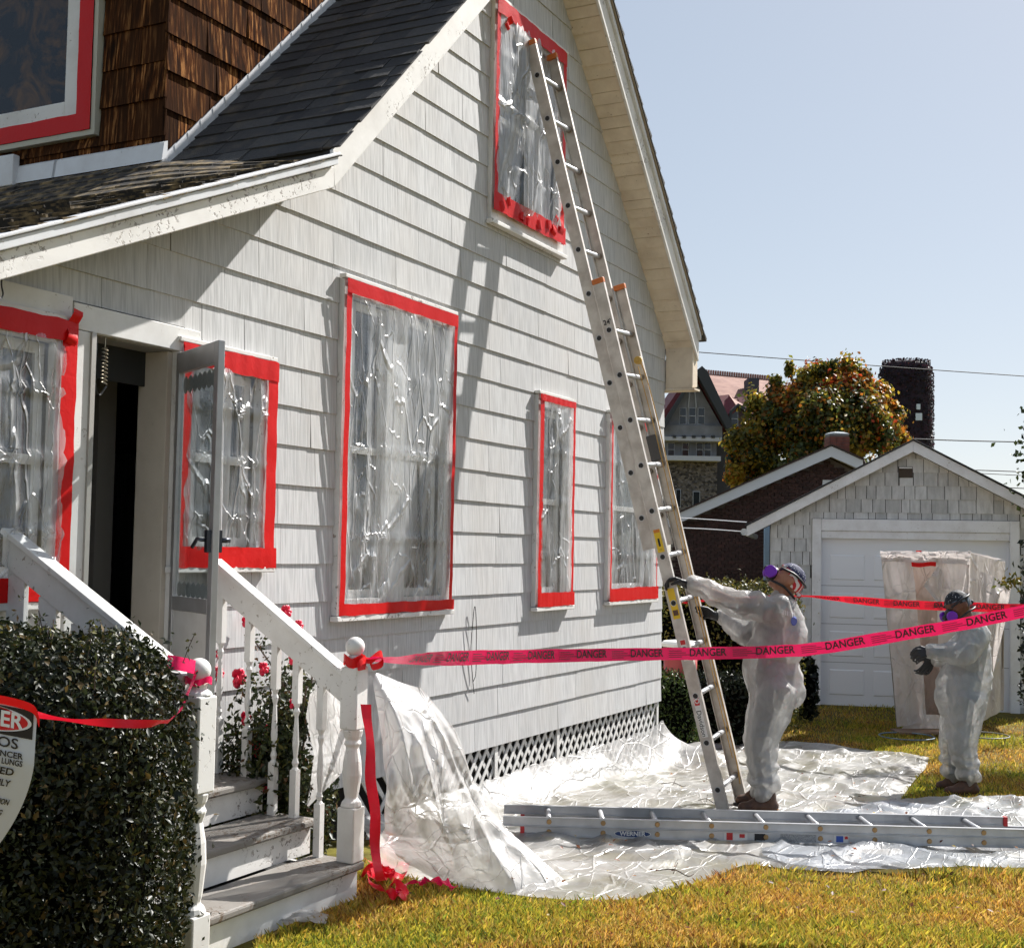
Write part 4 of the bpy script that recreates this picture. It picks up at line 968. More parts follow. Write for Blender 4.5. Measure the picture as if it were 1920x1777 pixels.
def fallen():
    r = np.random.RandomState(77); P = []
    while len(P) < 260:
        px, py = (r.uniform(500, 1920), r.uniform(1560, 1777)) if r.rand() < .6 else (r.uniform(1250, 1920), r.uniform(1370, 1560)); q = onz(px, py, 0); z = gz(q.x); q = onz(px, py, z)
        if q.y < -.1 and not (-7.2 < q.x < -5.75): P.append((q.x, q.y, gz(q.x)+(.075 if inside_sheet(q.x, q.y) else .035)))
    P = np.array(P); n = len(P); leaf_cloud('fallen_leaves', P, np.tile([0, 0, 1.], (n, 1)), r.uniform(.015, .035, n), pick(r, n, [(.20, .05, .02), (.30, .12, .03), (.12, .05, .03), (.40, .28, .05)], (3, 3, 2, 1)), AUTUMN, None, 78, .35, .6, 'stuff')
fallen()
# ================================================================== barrier tape
def frames(pts):
    n = len(pts); out = []; s = 0
    for i in range(n):
        if i: s += (pts[i]-pts[i-1]).length
        out.append((s, pts[i], (pts[min(i+1, n-1)]-pts[max(0, i-1)]).normalized()))
    return out
def barrier(name, label, ctrl, width, twist, mat, text=None, pitch=.40, size=.05, par=None, loc=None, cat='barrier tape', start=.3):
    """ctrl: world points; twist(t): roll of the tape about its length, 0 = upright"""
    pts = cr(ctrl, 10); fr_ = frames(pts); L = fr_[-1][0]; t = par or thing(name, label, cat, loc or pts[0])
    def wd(i, ss=None):
        s, p, d = fr_[i]; u = (UZ-d*UZ.dot(d)).normalized(); n = d.cross(u); a = twist(s/L); return u*math.cos(a)+n*math.sin(a)
    mb = MB(); ribbon(mb, pts, wd, width, .004, len(ctrl), nw=4); mb.build('ribbon', mat, t, True)
    if text:
        def on(s, w, off):
            i = 0
            while i < len(fr_)-2 and fr_[i+1][0] < s: i += 1
            k = (s-fr_[i][0])/max(1e-6, fr_[i+1][0]-fr_[i][0]); p = fr_[i][1].lerp(fr_[i+1][1], k); u = wd(i).lerp(wd(i+1), k); n = u.cross(fr_[i][2])
            if n.dot(CAM-p) < 0: n = -n
            return p+u*w+n*off
        s0 = start; tx = MB(); sm = MB()
        while s0 < L-.2:
            tx = MB(); put_text(tx, text, size, lambda x, y: on(s0+x, y+.004, .0055), .0012, .95); tx.build('lettering', INK, t)
            for k in range(4):
                a0 = s0+.16; ln = .09+.03*((k*7) % 3); q = [on(a0, .018-.012*k+h, .005) for h in (-.0018, .0018)]; q2 = [on(a0+ln, .018-.012*k+h, .005) for h in (-.0018, .0018)]
                sm.poly([q[0], q2[0], q2[1], q[1]])
            s0 += pitch
        o = sm.build('small_print', INK, t); o['kind'] = 'stuff'
    return t
front_tape = barrier('danger_tape', 'hot pink danger tape stretched from the right newel post in front of both workers',
    [at(686, 1236, 5.36), at(720, 1236, 5.5), at(780, 1235, 5.9), at(870, 1233, 6.4), at(1000, 1230, 7.0), at(1150, 1227, 7.45), at(1300, 1225, 7.72), at(1450, 1221, 7.78), at(1550, 1213, 7.75), at(1700, 1188, 7.7), at(1810, 1169, 7.65), at(1930, 1143, 7.6), at(2080, 1105, 7.5)],
    .074, lambda t: 1.25*(1-sstep(0, .22, t))+.10*math.sin(t*9), PINKT, 'DANGER', .42, .062, start=.62)
barrier('red_barrier_tape', 'darker red danger tape strung in the background between house corner and right edge',
    [at(1232, 1138, 13.2), at(1300, 1128, 12.9), at(1400, 1120, 12.5), at(1500, 1117, 12.0), at(1600, 1125, 11.7), at(1680, 1132, 11.5), at(1800, 1137, 11.2), at(1930, 1141, 10.9), at(2060, 1142, 10.7)],
    .078, lambda t: 1.35*(1-sstep(.40, .62, t)), BARR, 'DANGER', .36, .062, start=2.0)
# knot round the right newel, hanging tail and the heap on the lawn: one length of tape
kn = thing('knotted_tape', 'red tape knotted on the right newel post with a tail heaped on the lawn', 'barrier tape', V((RXR, -.82, 1.18)))
zc = 1.185
mb = MB(); pts = [V((RXR+.047*math.cos(a), -.82+.047*math.sin(a), zc+.010*math.sin(a*3.1))) for a in [i*.28 for i in range(46)]]
ribbon(mb, pts, lambda i: V((0, 0, 1)), .040, .006, 2); mb.build('wrap', REDT, kn, True)
mb = MB(); b0_ = V((RXR+.02, -.88, zc))
ribbon(mb, cr([b0_, b0_+V((.06, -.02, .03)), b0_+V((.085, -.01, -.01)), b0_+V((.03, 0, -.025)), b0_], 6), lambda i: V((.1, .3, 1)).normalized(), .028, .006, 4); ribbon(mb, cr([b0_, b0_+V((-.06, -.01, .005)), b0_+V((-.09, .0, -.02)), b0_+V((-.03, 0, -.02))], 6), lambda i: V((.1, .3, 1)).normalized(), .028, .006, 5)
mb.build('bow', REDT, kn, True)
mb = MB(); tl = [at(686, 1320, 5.27), at(693, 1385, 5.25), at(695, 1450, 5.23), at(703, 1530, 5.21), at(703, 1590, 5.2), at(713, 1648, 5.18), down(716, 1672)+V((0, 0, .02))]
ribbon(mb, cr(tl, 8), lambda i: hr*math.cos(.35+.55*math.sin(i*.22))+hf*math.sin(.35+.55*math.sin(i*.22)), .046, .005, 8); mb.build('tail', BARR, kn, True)
def swirl(pp, w, s, m, h=.03):
    P = [down(px, py)+V((0, 0, h*(.4+abs(math.sin(i*1.7+s))))) for i, (px, py) in enumerate(pp)]
    mb = MB(); ribbon(mb, cr(P, 7), lambda i: (V((math.sin(i*.35+s), math.cos(i*.27+s), .9*math.cos(i*.5+s)))).normalized(), w, .008, s); mb.build('loop', m, kn, True)
swirl([(716, 1672), (735, 1655), (762, 1660), (750, 1676), (700, 1680), (684, 1668), (702, 1652)], .055, 1., BARR, .05)
swirl([(700, 1682), (690, 1700), (712, 1722), (738, 1738), (756, 1726), (742, 1712), (725, 1704)], .05, 2.3, BARR, .04)
swirl([(745, 1735), (752, 1706), (785, 1690), (812, 1682), (838, 1690), (852, 1694)], .045, 3.9, PINKT, .03)
swirl([(690, 1665), (712, 1690), (735, 1690), (720, 1672), (695, 1690)], .055, 5.2, BARR, .06)
# left newel: tape round the neck and a tail into the hedge
lt = thing('pink_tape_tie', 'pink tape tied round the left newel post with a short tail above the hedge', 'barrier tape', V((RXL, -.97, 1.22)))
nx_, ny_, nz_ = RXL, -.97, 1.205
mb = MB(); ribbon(mb, [V((nx_+.045*math.cos(a), ny_+.045*math.sin(a), nz_+.006*math.sin(3*a))) for a in [i*.3 for i in range(24)]], (0, 0, 1), .022, .003, 1); mb.build('wrap', PINKT, lt, True)
mb = MB(); ribbon(mb, cr([at(366, 1252, 4.27), at(345, 1247, 4.22), at(330, 1243, 4.2), at(313, 1240, 4.2)], 6), lambda i: UZ*.9+hf*.3, .048, .005, 3); mb.build('tail', PINKT, lt, True)
mb = MB(); ribbon(mb, cr([at(368, 1258, 4.25), at(361, 1280, 4.2), at(350, 1305, 4.1), at(338, 1330, 3.9), at(318, 1350, 3.55)], 6), lambda i: hr*.8+UZ*.5, .016, .003, 6); mb.build('tail', PINKT, lt, True)
barrier('hedge_tape', 'thin red tape across the shaded face of the foreground hedge', [at(60, 1338, 3.20), at(100, 1346, 3.22), at(160, 1352, 3.25), at(230, 1356, 3.30), at(285, 1357, 3.36), at(320, 1350, 3.5)], .022, lambda t: .5+.6*math.sin(t*9), BARR)
# ================================================================== warning sign hanging on the hedge
SGN = thing('danger_sign', 'white asbestos danger sign with red oval hanging on the foreground hedge, cropped at left', 'sign', at(-60, 1560, 3.16))
SD = 3.17
def sg(s, t, off=0.):
    """s metres left of the right edge, t metres below the top"""
    k = max(0, t-.135); px = 70-s*757-(t*757)*.06-60*k-1150*k*k; py = 1331+t*757-s*757*.19
    return at(px, py, SD+.25*k-.03*math.sin(min(1, s/.36)*math.pi)-off)
mb = MB(); mb.grid(lambda u, v: sg(.28*(1-u), .46*v), 20, 30); SP = mb.build('panel', simple('white_vinyl', (.60, .63, .70), .4), SGN, True)
def patch(name, s0, s1, t0, t1, off, m): mb = MB(); mb.grid(lambda u, v: sg(lerp(s0, s1, u), lerp(t0, t1, v), off), 12, 6); return mb.build(name, m, SP, True)
patch('black_band', .008, .272, .004, .075, .002, INK)
mb = MB()
for rr, o_, m_ in ((1.0, .003, 0), (.93, .0036, 1)):
    mb.m = m_; mb.poly([sg(.14+.128*rr*math.cos(a), .038+.033*rr*math.sin(a), o_) for a in [i*math.pi/24 for i in range(48)]])
mb.build('red_oval', [simple('sign_white', (.75, .75, .78), .4), simple('sign_red', (.62, .008, .02), .35)], SP)
def sign_text(s, size, sc, tc, m, bold=.0006, xs=1.): mb = MB(); put_text(mb, s, size, lambda x, y: sg(sc-x, tc-y, .0045), bold, xs); mb.build('lettering', m, SP)
sign_text('DANGER', .054, .138, .038, simple('sign_letter_white', (.8, .8, .82), .4), .0014, .95)
for s_, z_, t_, x_, sh in (('ASBESTOS', .036, .094, 1.15, .0), ('MAY CAUSE CANCER', .021, .122, 1.05, .0), ('CAUSES DAMAGE TO LUNGS', .020, .140, .82, .0), ('AUTHORIZED', .024, .164, 1.2, .0), ('PERSONNEL ONLY', .022, .192, .95, .0), ('WEAR RESPIRATORY PROTECTION', .018, .236, .72, .0), ('AND PROTECTIVE CLOTHING', .018, .262, .8, .0), ('IN THIS AREA', .018, .288, 1., .0)): sign_text(s_, z_, .135-sh, t_, INK, .0005, x_)
mb = MB(); ribbon(mb, cr([sg(.28, -.004, .006), sg(.15, -.006, .006), sg(.02, -.004, .006), sg(-.008, .03, .006)], 6), lambda i: UZ, .020, .003, 3); mb.build('red_tape', REDT, SGN, True)
# ================================================================== leaning extension ladder
LB, LT = V((-2.17, -1.33, .012)), V((-2.645, -.170, 5.055)); dl = (LT-LB).normalized(); LLEN = (LT-LB).length
ex_ = (V((1, 0, 0))-dl*dl.x).normalized(); nn_ = ex_.cross(dl).normalized()
if nn_.y > 0: nn_ = -nn_                          # away from the wall
lad = thing('extension_ladder', 'tall aluminium extension ladder leaning on the gable beside the upper window', 'ladder', LB)
YEL = simple('yellow_sticker', (.75, .50, .02), .45); PAPER = simple('white_sticker', (.72, .71, .69), .5); RDS = simple('red_sticker', (.55, .03, .03), .5)
def L3(s, x, n=0.): return LB+dl*s+ex_*x+nn_*n
def rail_bar(s0, s1, x, off, sg, name='rail'):
    mb = MB(); w = .040
    mb.obox(L3((s0+s1)/2, x, off), dl*((s1-s0)/2), ex_*.0022, nn_*w)
    for q in (-1, 1): mb.obox(L3((s0+s1)/2, x-sg*.0135, off+q*(w-.0022)), dl*((s1-s0)/2), ex_*.0112, nn_*.0022)
    return mb.build(name, ALU, lad)
def section(s0, s1, off, hw, first):
    rl = {}
    for sg in (-1, 1): rl[sg] = rail_bar(s0, s1, sg*hw, off, sg)
    s = first
    while s < s1-.05:
        mb = MB(); mb.tube([L3(s, -hw+.003, off), L3(s, hw-.003, off)], .0165, 10); mb.build('rung', ALU2, lad, True)
        for sg in (-1, 1):
            mb = MB(); c = L3(s, sg*(hw+.0026), off); n = 14
            mb.tube([c-ex_*sg*.001, c+ex_*sg*.0022], .021, 14); mb.build('rung_collar', ALU2, rl[sg])
            mb = MB(); c = L3(s, sg*(hw+.0050), off); mb.tube([c-ex_*.0004, c+ex_*.0004], [.0165, .0165], 14)
            mb.build('rung_hole_shade', BLACKP, rl[sg])  # flat black disc paints the dark of the hollow rung end
            mb = MB(); mb.tube([L3(s, sg*(hw-.006), off), L3(s, sg*(hw-.024), off)], .022, 12); mb.build('rung_ferrule', simple('dull_ferrule', (.36, .30, .25), .5, .6) if 'dull_ferrule' not in bpy.data.materials else bpy.data.materials['dull_ferrule'], rl[sg])
        s += .3048
    for sg in (-1, 1):
        mb = MB(); mb.obox(L3(s1+.012, sg*(hw-.010), off), dl*.018, ex_*.016, nn_*.042); mb.build('end_cap', ORANGE, lad, bevel=.004)
    return rl
base_r = section(.0, 3.54, .0, .205, .17)
fly_r = section(1.76, 5.235, -.088, .185, 1.97)
for sg in (-1, 1):
    mb = MB(); mb.obox(L3(-.002, sg*.205, 0), dl*.03, ex_*.020, nn_*.045); mb.build('foot', simple('ladder_shoe', (.30, .28, .26), .6, .5), lad, bevel=.004)
def sticker(s, ln, w, m, n=0., nm='label', off=0.): mb = MB(); mb.obox(L3(s, -.2082-off, n), dl*(ln/2), ex_*.0005, nn_*(w/2)); return mb.build(nm, m, lad)
def ltxt(txt, size, s, n, m, along=True, bold=.0004):
    mb = MB()
    # the outer face is read with the ladder's foot to the right
    put_text(mb, txt, size, (lambda x, y: L3(s-x, -.2096, n+y*1.0)) if along else (lambda x, y: L3(s+y, -.2096, n+x)), bold); return mb.build('lettering', m, lad)
ltxt("24'", .046, 3.27, 0, INK, False, .001)
sticker(1.80, .15, .046, YEL); sticker(1.865, .022, .040, simple('orange_sticker', (.62, .20, .02), .5), 0, 'label', .0006)
mb = MB(); mb.obox(L3(1.79, -.2094, 0), dl*.026, ex_*.0004, nn_*.007); mb.build('pictogram', INK, lad); ltxt('---', .02, 1.745, 0, INK, False)
sticker(1.385, .20, .048, YEL); sticker(1.325, .036, .034, simple('brown_sticker', (.10, .05, .03), .5), 0, 'label', .0006)
sticker(1.08, .14, .040, PAPER); sticker(1.13, .030, .034, RDS, 0, 'label', .0006)
mb = MB(); c = L3(1.065, -.2096, 0); mb.tube([c+nn_*.012*math.cos(a)+dl*.012*math.sin(a) for a in [i*.4 for i in range(17)]], .0018, 5); mb.build('ban_symbol', RDS, lad)
sticker(.645, .27, .040, PAPER); sticker(.745, .055, .034, RDS, 0, 'label', .0006); ltxt('Davidson', .046, .60, -.004, INK, True, .0002)
mb = MB(); put_text(mb, 'D', .045, lambda x, y: L3(.745-x, -.2104, y), .001); mb.build('lettering', PAPER, lad)
ROPE = simple('yellow_rope', (.55, .34, .08), .8, c2=(.42, .22, .05), scale=120)
mb = MB(); mb.tube(cr([L3(3.02, .10, .03), L3(2.95, .13, .055), L3(2.6, .15, .06), L3(2.2, .13, .06), L3(1.6, .135, .05), L3(.9, .13, .05), L3(.3, .135, .05), L3(.12, .13, .04)], 8), .0042, 6); mb.build('rope', ROPE, lad, True)
mb = MB(); mb.tube(cr([L3(2.98, .10, .03), L3(2.5, .105, .04), L3(1.9, .10, .04), L3(1.2, .105, .04), L3(.3, .10, .04)], 6), .003, 6); mb.build('rope', ROPE, lad, True)
mb = MB(); c = L3(3.02, .115, .035); mb.tube([c-ex_*.008, c+ex_*.008], .028, 14); mb.build('pulley', simple('brass_pulley', (.45, .28, .05), .5), lad)
for sg in (-1, 1):
    mb = MB(); mb.obox(L3(2.42, sg*.165, -.02), dl*.09, ex_*.006, nn_*.035); mb.build('rung_lock', simple('dark_steel', (.09, .09, .09), .45, .7), lad, bevel=.004)

# ================================================================== second ladder lying on the plastic
A_ = onz(979, 1571, .045); Bq = onz(1920, 1605, .005); da = (Bq-A_); da.z = 0; da.normalize(); db = V((-da.y, da.x, 0))
if db.dot(hf) < 0: db = -db
fl2 = thing('lying_ladder', 'folded aluminium ladder lying flat on the plastic in front of the workers', 'ladder', A_+da*1.4)
def K3(s, w, z): p = A_+da*s+db*w; return V((p.x, p.y, lerp(.060, .050, min(1, max(0, s/2.8)))+z))
RW = .34
def lsec(s0, s1, z, hw0, hw1, cap0, cap1, first):
    rails = []
    for w, q in ((hw0, 1), (hw1, -1)):
        mb = MB(); c = (K3(s0, w, z)+K3(s1, w, z))/2; d = (K3(s1, w, z)-K3(s0, w, z)); h = V((0, 0, .026)); mb.obox(c+h, d/2, db*.002, h*.97)
        for zz_ in (.0022, .0498): mb.obox(c+V((0, 0, zz_)), d/2, db*.012, V((0, 0, .002)))
        o = mb.build('rail', ALU2, fl2); rails.append(o)
        for e, cp in ((s0, cap0), (s1, cap1)):
            if cp: mb = MB(); mb.obox(K3(e, w, z+.026), da*.012, db*.015, V((0, 0, .028))); mb.build('end_cap', RDS, fl2, bevel=.003)
    s = first
    while s < s1-.04:
        mb = MB(); mb.tube([K3(s, hw0, z+.026), K3(s, hw1, z+.026)], .015, 10); mb.build('rung', ALU2, fl2, True)
        mb = MB(); c = K3(s, hw0-.0025, z+.026); mb.tube([c, c-db*.005], [.015, .013], 12); mb.build('rivet', bpy.data.materials.get('bronze_rivet') or simple('bronze_rivet', (.42, .27, .13), .4, .8), rails[0])
        s += .3048
    return rails
low = lsec(.0, 3.4, .0, 0, RW, True, False, .15); hi_ = lsec(-.11, 2.83, .054, .004, RW-.004, False, True, .15)
def near_lbl(s, ln, z, h, m, nm='label', off=0.): mb = MB(); mb.obox(K3(s, -.0032-off, z), da*(ln/2), db*.0005, V((0, 0, h/2))); return mb.build(nm, m, fl2)
mb = MB(); mb.poly([K3(.62+.105*math.cos(a), -.0036, .026+.021*math.sin(a)) for a in [i*math.pi/16 for i in range(32)]]); mb.build('label', PAPER, fl2)
mb = MB(); mb.poly([K3(.62+.099*math.cos(a), -.0042, .026+.018*math.sin(a)) for a in [i*math.pi/16 for i in range(32)]]); mb.build('label', simple('navy_print', (.02, .05, .16), .4), fl2)
mb = MB(); put_text(mb, 'WERNER', .034, lambda x, y: K3(.62+x, -.0048, .026+y), .0012, 1.05); mb.build('lettering', PAPER, fl2)
near_lbl(1.20, .13, .026, .042, PAPER); near_lbl(1.165, .035, .026, .040, RDS, 'label', .0006); near_lbl(1.235, .03, .030, .020, RDS, 'label', .0006)
near_lbl(1.335, .06, .026, .036, INK); near_lbl(1.55, .20, .026, .045, simple('grey_print_label', (.45, .45, .45), .5, c2=(.2, .2, .2), sc=(1, 1, 1), scale=160))
near_lbl(1.79, .08, .026, .044, PAPER); near_lbl(1.782, .04, .026, .034, simple('blue_sticker', (.04, .10, .42), .5), 'label', .0006); near_lbl(1.818, .018, .034, .016, RDS, 'label', .0006)
# ================================================================== people
from mathutils.bvhtree import BVHTree
def capsule(mb, p0, r0, p1, r1, seg=12):
    p0, p1 = V(p0), V(p1); d = (p1-p0); L = max(d.length, 1e-5); d = d/L; P, R = [], []
    for a in (-1, -.92, -.7, -.38): P.append(p0+d*(r0*a)); R.append(max(.001, r0*math.sqrt(max(0, 1-a*a))))
    for k in range(5): P.append(p0+d*(L*k/4)); R.append(lerp(r0, r1, k/4))
    for a in (.38, .7, .92, 1): P.append(p1+d*(r1*a)); R.append(max(.001, r1*math.sqrt(max(0, 1-a*a))))
    mb.tube(P, R, seg)
def fuse(mb, voxel, smooth, name):
    """melt overlapping capsules into one continuous surface"""
    o = bpy.data.objects.new(name, mb.mesh(name)); r = o.modifiers.new('r', 'REMESH'); r.mode = 'VOXEL'; r.voxel_size = voxel
    if smooth: s = o.modifiers.new('s', 'SMOOTH'); s.factor = .5; s.iterations = smooth
    me = bake(o); bpy.data.objects.remove(o)
    me.polygons.foreach_set('use_smooth', [True]*len(me.polygons)); return me
SKIN = simple('skin', (.36, .17, .10), .5, c2=(.30, .13, .075), scale=30); SKIN2 = simple('deeper_skin', (.16, .058, .030), .5, c2=(.11, .04, .022), scale=30)
CLOTH = simple('dark_work_clothes', (.035, .045, .075), .9); CLOTHB = simple('teal_shirt', (.03, .10, .14), .9)
GLOVE = simple('black_work_glove', (.010, .010, .012), .55); BOOT = simple('brown_leather_boot', (.10, .045, .022), .6, c2=(.05, .022, .012), scale=25, bump=.3); SOLE = simple('boot_sole', (.015, .013, .012), .8)
def suit_mat():
    t = NT('thin_white_coverall'); n0 = t.noise((1, 1, 1), 14, 5, .6, dist=.8); cr_ = t.n('ShaderNodeTexVoronoi'); cr_.feature = 'DISTANCE_TO_EDGE'; cr_.inputs['Scale'].default_value = 11; t.l(t.pos((1, 1, .55), (.2, .3, 0)), cr_.inputs['Vector']); n = t.math('SUBTRACT', t.math('MULTIPLY', n0, .6), t.math('MULTIPLY', t.math('MINIMUM', cr_.outputs['Distance'], .3), 1.2)); n2 = t.noise((1, 1, .5), 4, 4); nb = t.bump(n, .6, .02)
    col = t.ramp(n2, [(.3, (.50, .49, .475)), (.7, (.66, .65, .63))])
    df = t.n('ShaderNodeBsdfDiffuse'); t.l(col, df.inputs[0]); t.l(nb, df.inputs['Normal']); tl = t.n('ShaderNodeBsdfTranslucent'); t.l(col, tl.inputs[0]); t.l(nb, tl.inputs['Normal'])
    m1 = t.n('ShaderNodeMixShader'); m1.inputs[0].default_value = .42; t.l(df.outputs[0], m1.inputs[1]); t.l(tl.outputs[0], m1.inputs[2])
    tr = t.n('ShaderNodeBsdfTransparent'); tr.inputs[0].default_value = (.97, .97, .97, 1); m2 = t.n('ShaderNodeMixShader')
    lw = t.n('ShaderNodeLayerWeight'); lw.inputs[0].default_value = .35; t.l(nb, lw.inputs['Normal'])
    t.l(t.math('ADD', t.math('MULTIPLY', lw.outputs['Facing'], .5), t.ramp(n2, [(.35, (.46,)*3), (.68, (.76,)*3)]), True), m2.inputs[0]); t.l(tr.outputs[0], m2.inputs[1]); t.l(m1.outputs[0], m2.inputs[2])
    gl = t.n('ShaderNodeBsdfGlossy'); gl.inputs['Roughness'].default_value = .35; t.l(nb, gl.inputs['Normal']); m3 = t.n('ShaderNodeMixShader'); m3.inputs[0].default_value = .05; t.l(m2.outputs[0], m3.inputs[1]); t.l(gl.outputs[0], m3.inputs[2]); return t.done(m3)
SUIT = suit_mat()
def flagm(name, dark):
    t = NT(name); g = t.n('ShaderNodeTexVoronoi'); g.inputs['Scale'].default_value = 62; t.l(t.pos(), g.inputs['Vector'])
    star = t.ramp(g.outputs['Distance'], [(.16, (1, 1, 1)), (.22, (0, 0, 0))]); w = t.n('ShaderNodeTexWave'); w.inputs['Scale'].default_value = 9; w.inputs['Distortion'].default_value = 6; w.inputs['Detail'].default_value = 1; t.l(t.pos((1, 1, 1.6)), w.inputs['Vector'])
    blue = t.mix(star, (.012, .018, .07) if not dark else (.008, .009, .014), (.65, .65, .66)); stripe = t.ramp(w.outputs[0], [(.44, (.42, .012, .02) if not dark else (.010, .012, .016)), (.5, (.62, .62, .62) if not dark else (.10, .13, .17))])
    a = t.n('ShaderNodeAttribute'); a.attribute_name = 'zone'; return t.done(t.pbr(t.mix(a.outputs['Fac'], stripe, blue), .75))
def hand(c, d, n, s, curl, parent, name, spread=.012, sc=1.0, mat=None, cl=None):
    """glove: c wrist end, d forearm direction, n palm side, s thumb side; curl = bend per joint"""
    c, d, n, s = V(c), V(d).normalized(), V(n).normalized(), V(s).normalized(); mb = MB()
    capsule(mb, c-d*.03*sc, .028*sc, c+d*.015*sc, .030*sc)
    for k in range(4): o = s*((1.5-k)*.020*sc); capsule(mb, c+d*.02*sc+o*.55, .017*sc, c+d*.082*sc+o, .0135*sc, 10)
    for k in range(4):
        ln = (.040, .046, .043, .034)[k]*sc; p = c+d*.088*sc+s*((1.5-k)*(.020+spread*.3)*sc); a = curl[0]; rr = (.0105, .011, .0105, .0095)[k]*sc
        for j in range(3):
            q = p+(d*math.cos(a)+n*math.sin(a))*ln*(1, .72, .58)[j]+s*((1.5-k)*spread*.25*sc if j == 0 else 0); capsule(mb, p, rr, q, rr*.93, 8); p = q; a += curl[1]; rr *= .93
    p = c+d*.022*sc+s*.026*sc; q = p+(d*.62+s*.75+n*.25).normalized()*.040*sc; w = q+(d*.72+s*.25+n*.65).normalized()*.034*sc; x = w+(d*.75+n*.6-s*.1).normalized()*.026*sc
    capsule(mb, p, .0165*sc, q, .0135*sc, 10); capsule(mb, q, .0125*sc, w, .0115*sc, 8); capsule(mb, w, .0115*sc, x, .010*sc, 8)
    me = fuse(mb, .0042, 2, name); return obj(name, me, parent, [mat or GLOVE])
def boot(heel, toe, parent, z0, ankle):
    heel, toe = V(heel), V(toe); d = (toe-heel); d.z = 0; L = d.length; d.normalize(); s = V((-d.y, d.x, 0)); mb = MB(); h = V((heel.x, heel.y, z0))
    capsule(mb, h+d*.035+V((0, 0, .048)), .044, h+d*(L*.55)+V((0, 0, .046)), .042); capsule(mb, h+d*(L*.5)+V((0, 0, .042)), .043, h+d*(L-.045)+V((0, 0, .036)), .036)
    capsule(mb, h+d*.05+V((0, 0, .06)), .045, V(ankle), .046); capsule(mb, h+d*.10+V((0, 0, .09)), .035, h+d*(L*.6)+V((0, 0, .055)), .035)
    o = obj('boot', fuse(mb, .009, 2, 'boot'), parent, [BOOT]); mb = MB(); n = 14
    prof = [(-.005, .036), (.02, .043), (L*.45, .036), (L*.72, .047), (L*.92, .038), (L+.004, .012)]
    pts = [h+d*a+s*w for a, w in prof]+[h+d*a-s*w for a, w in prof[::-1]]; mb.prism([p+V((0, 0, .0)) for p in pts], (0, 0, .018)); mb.build('sole', SOLE, o); return o
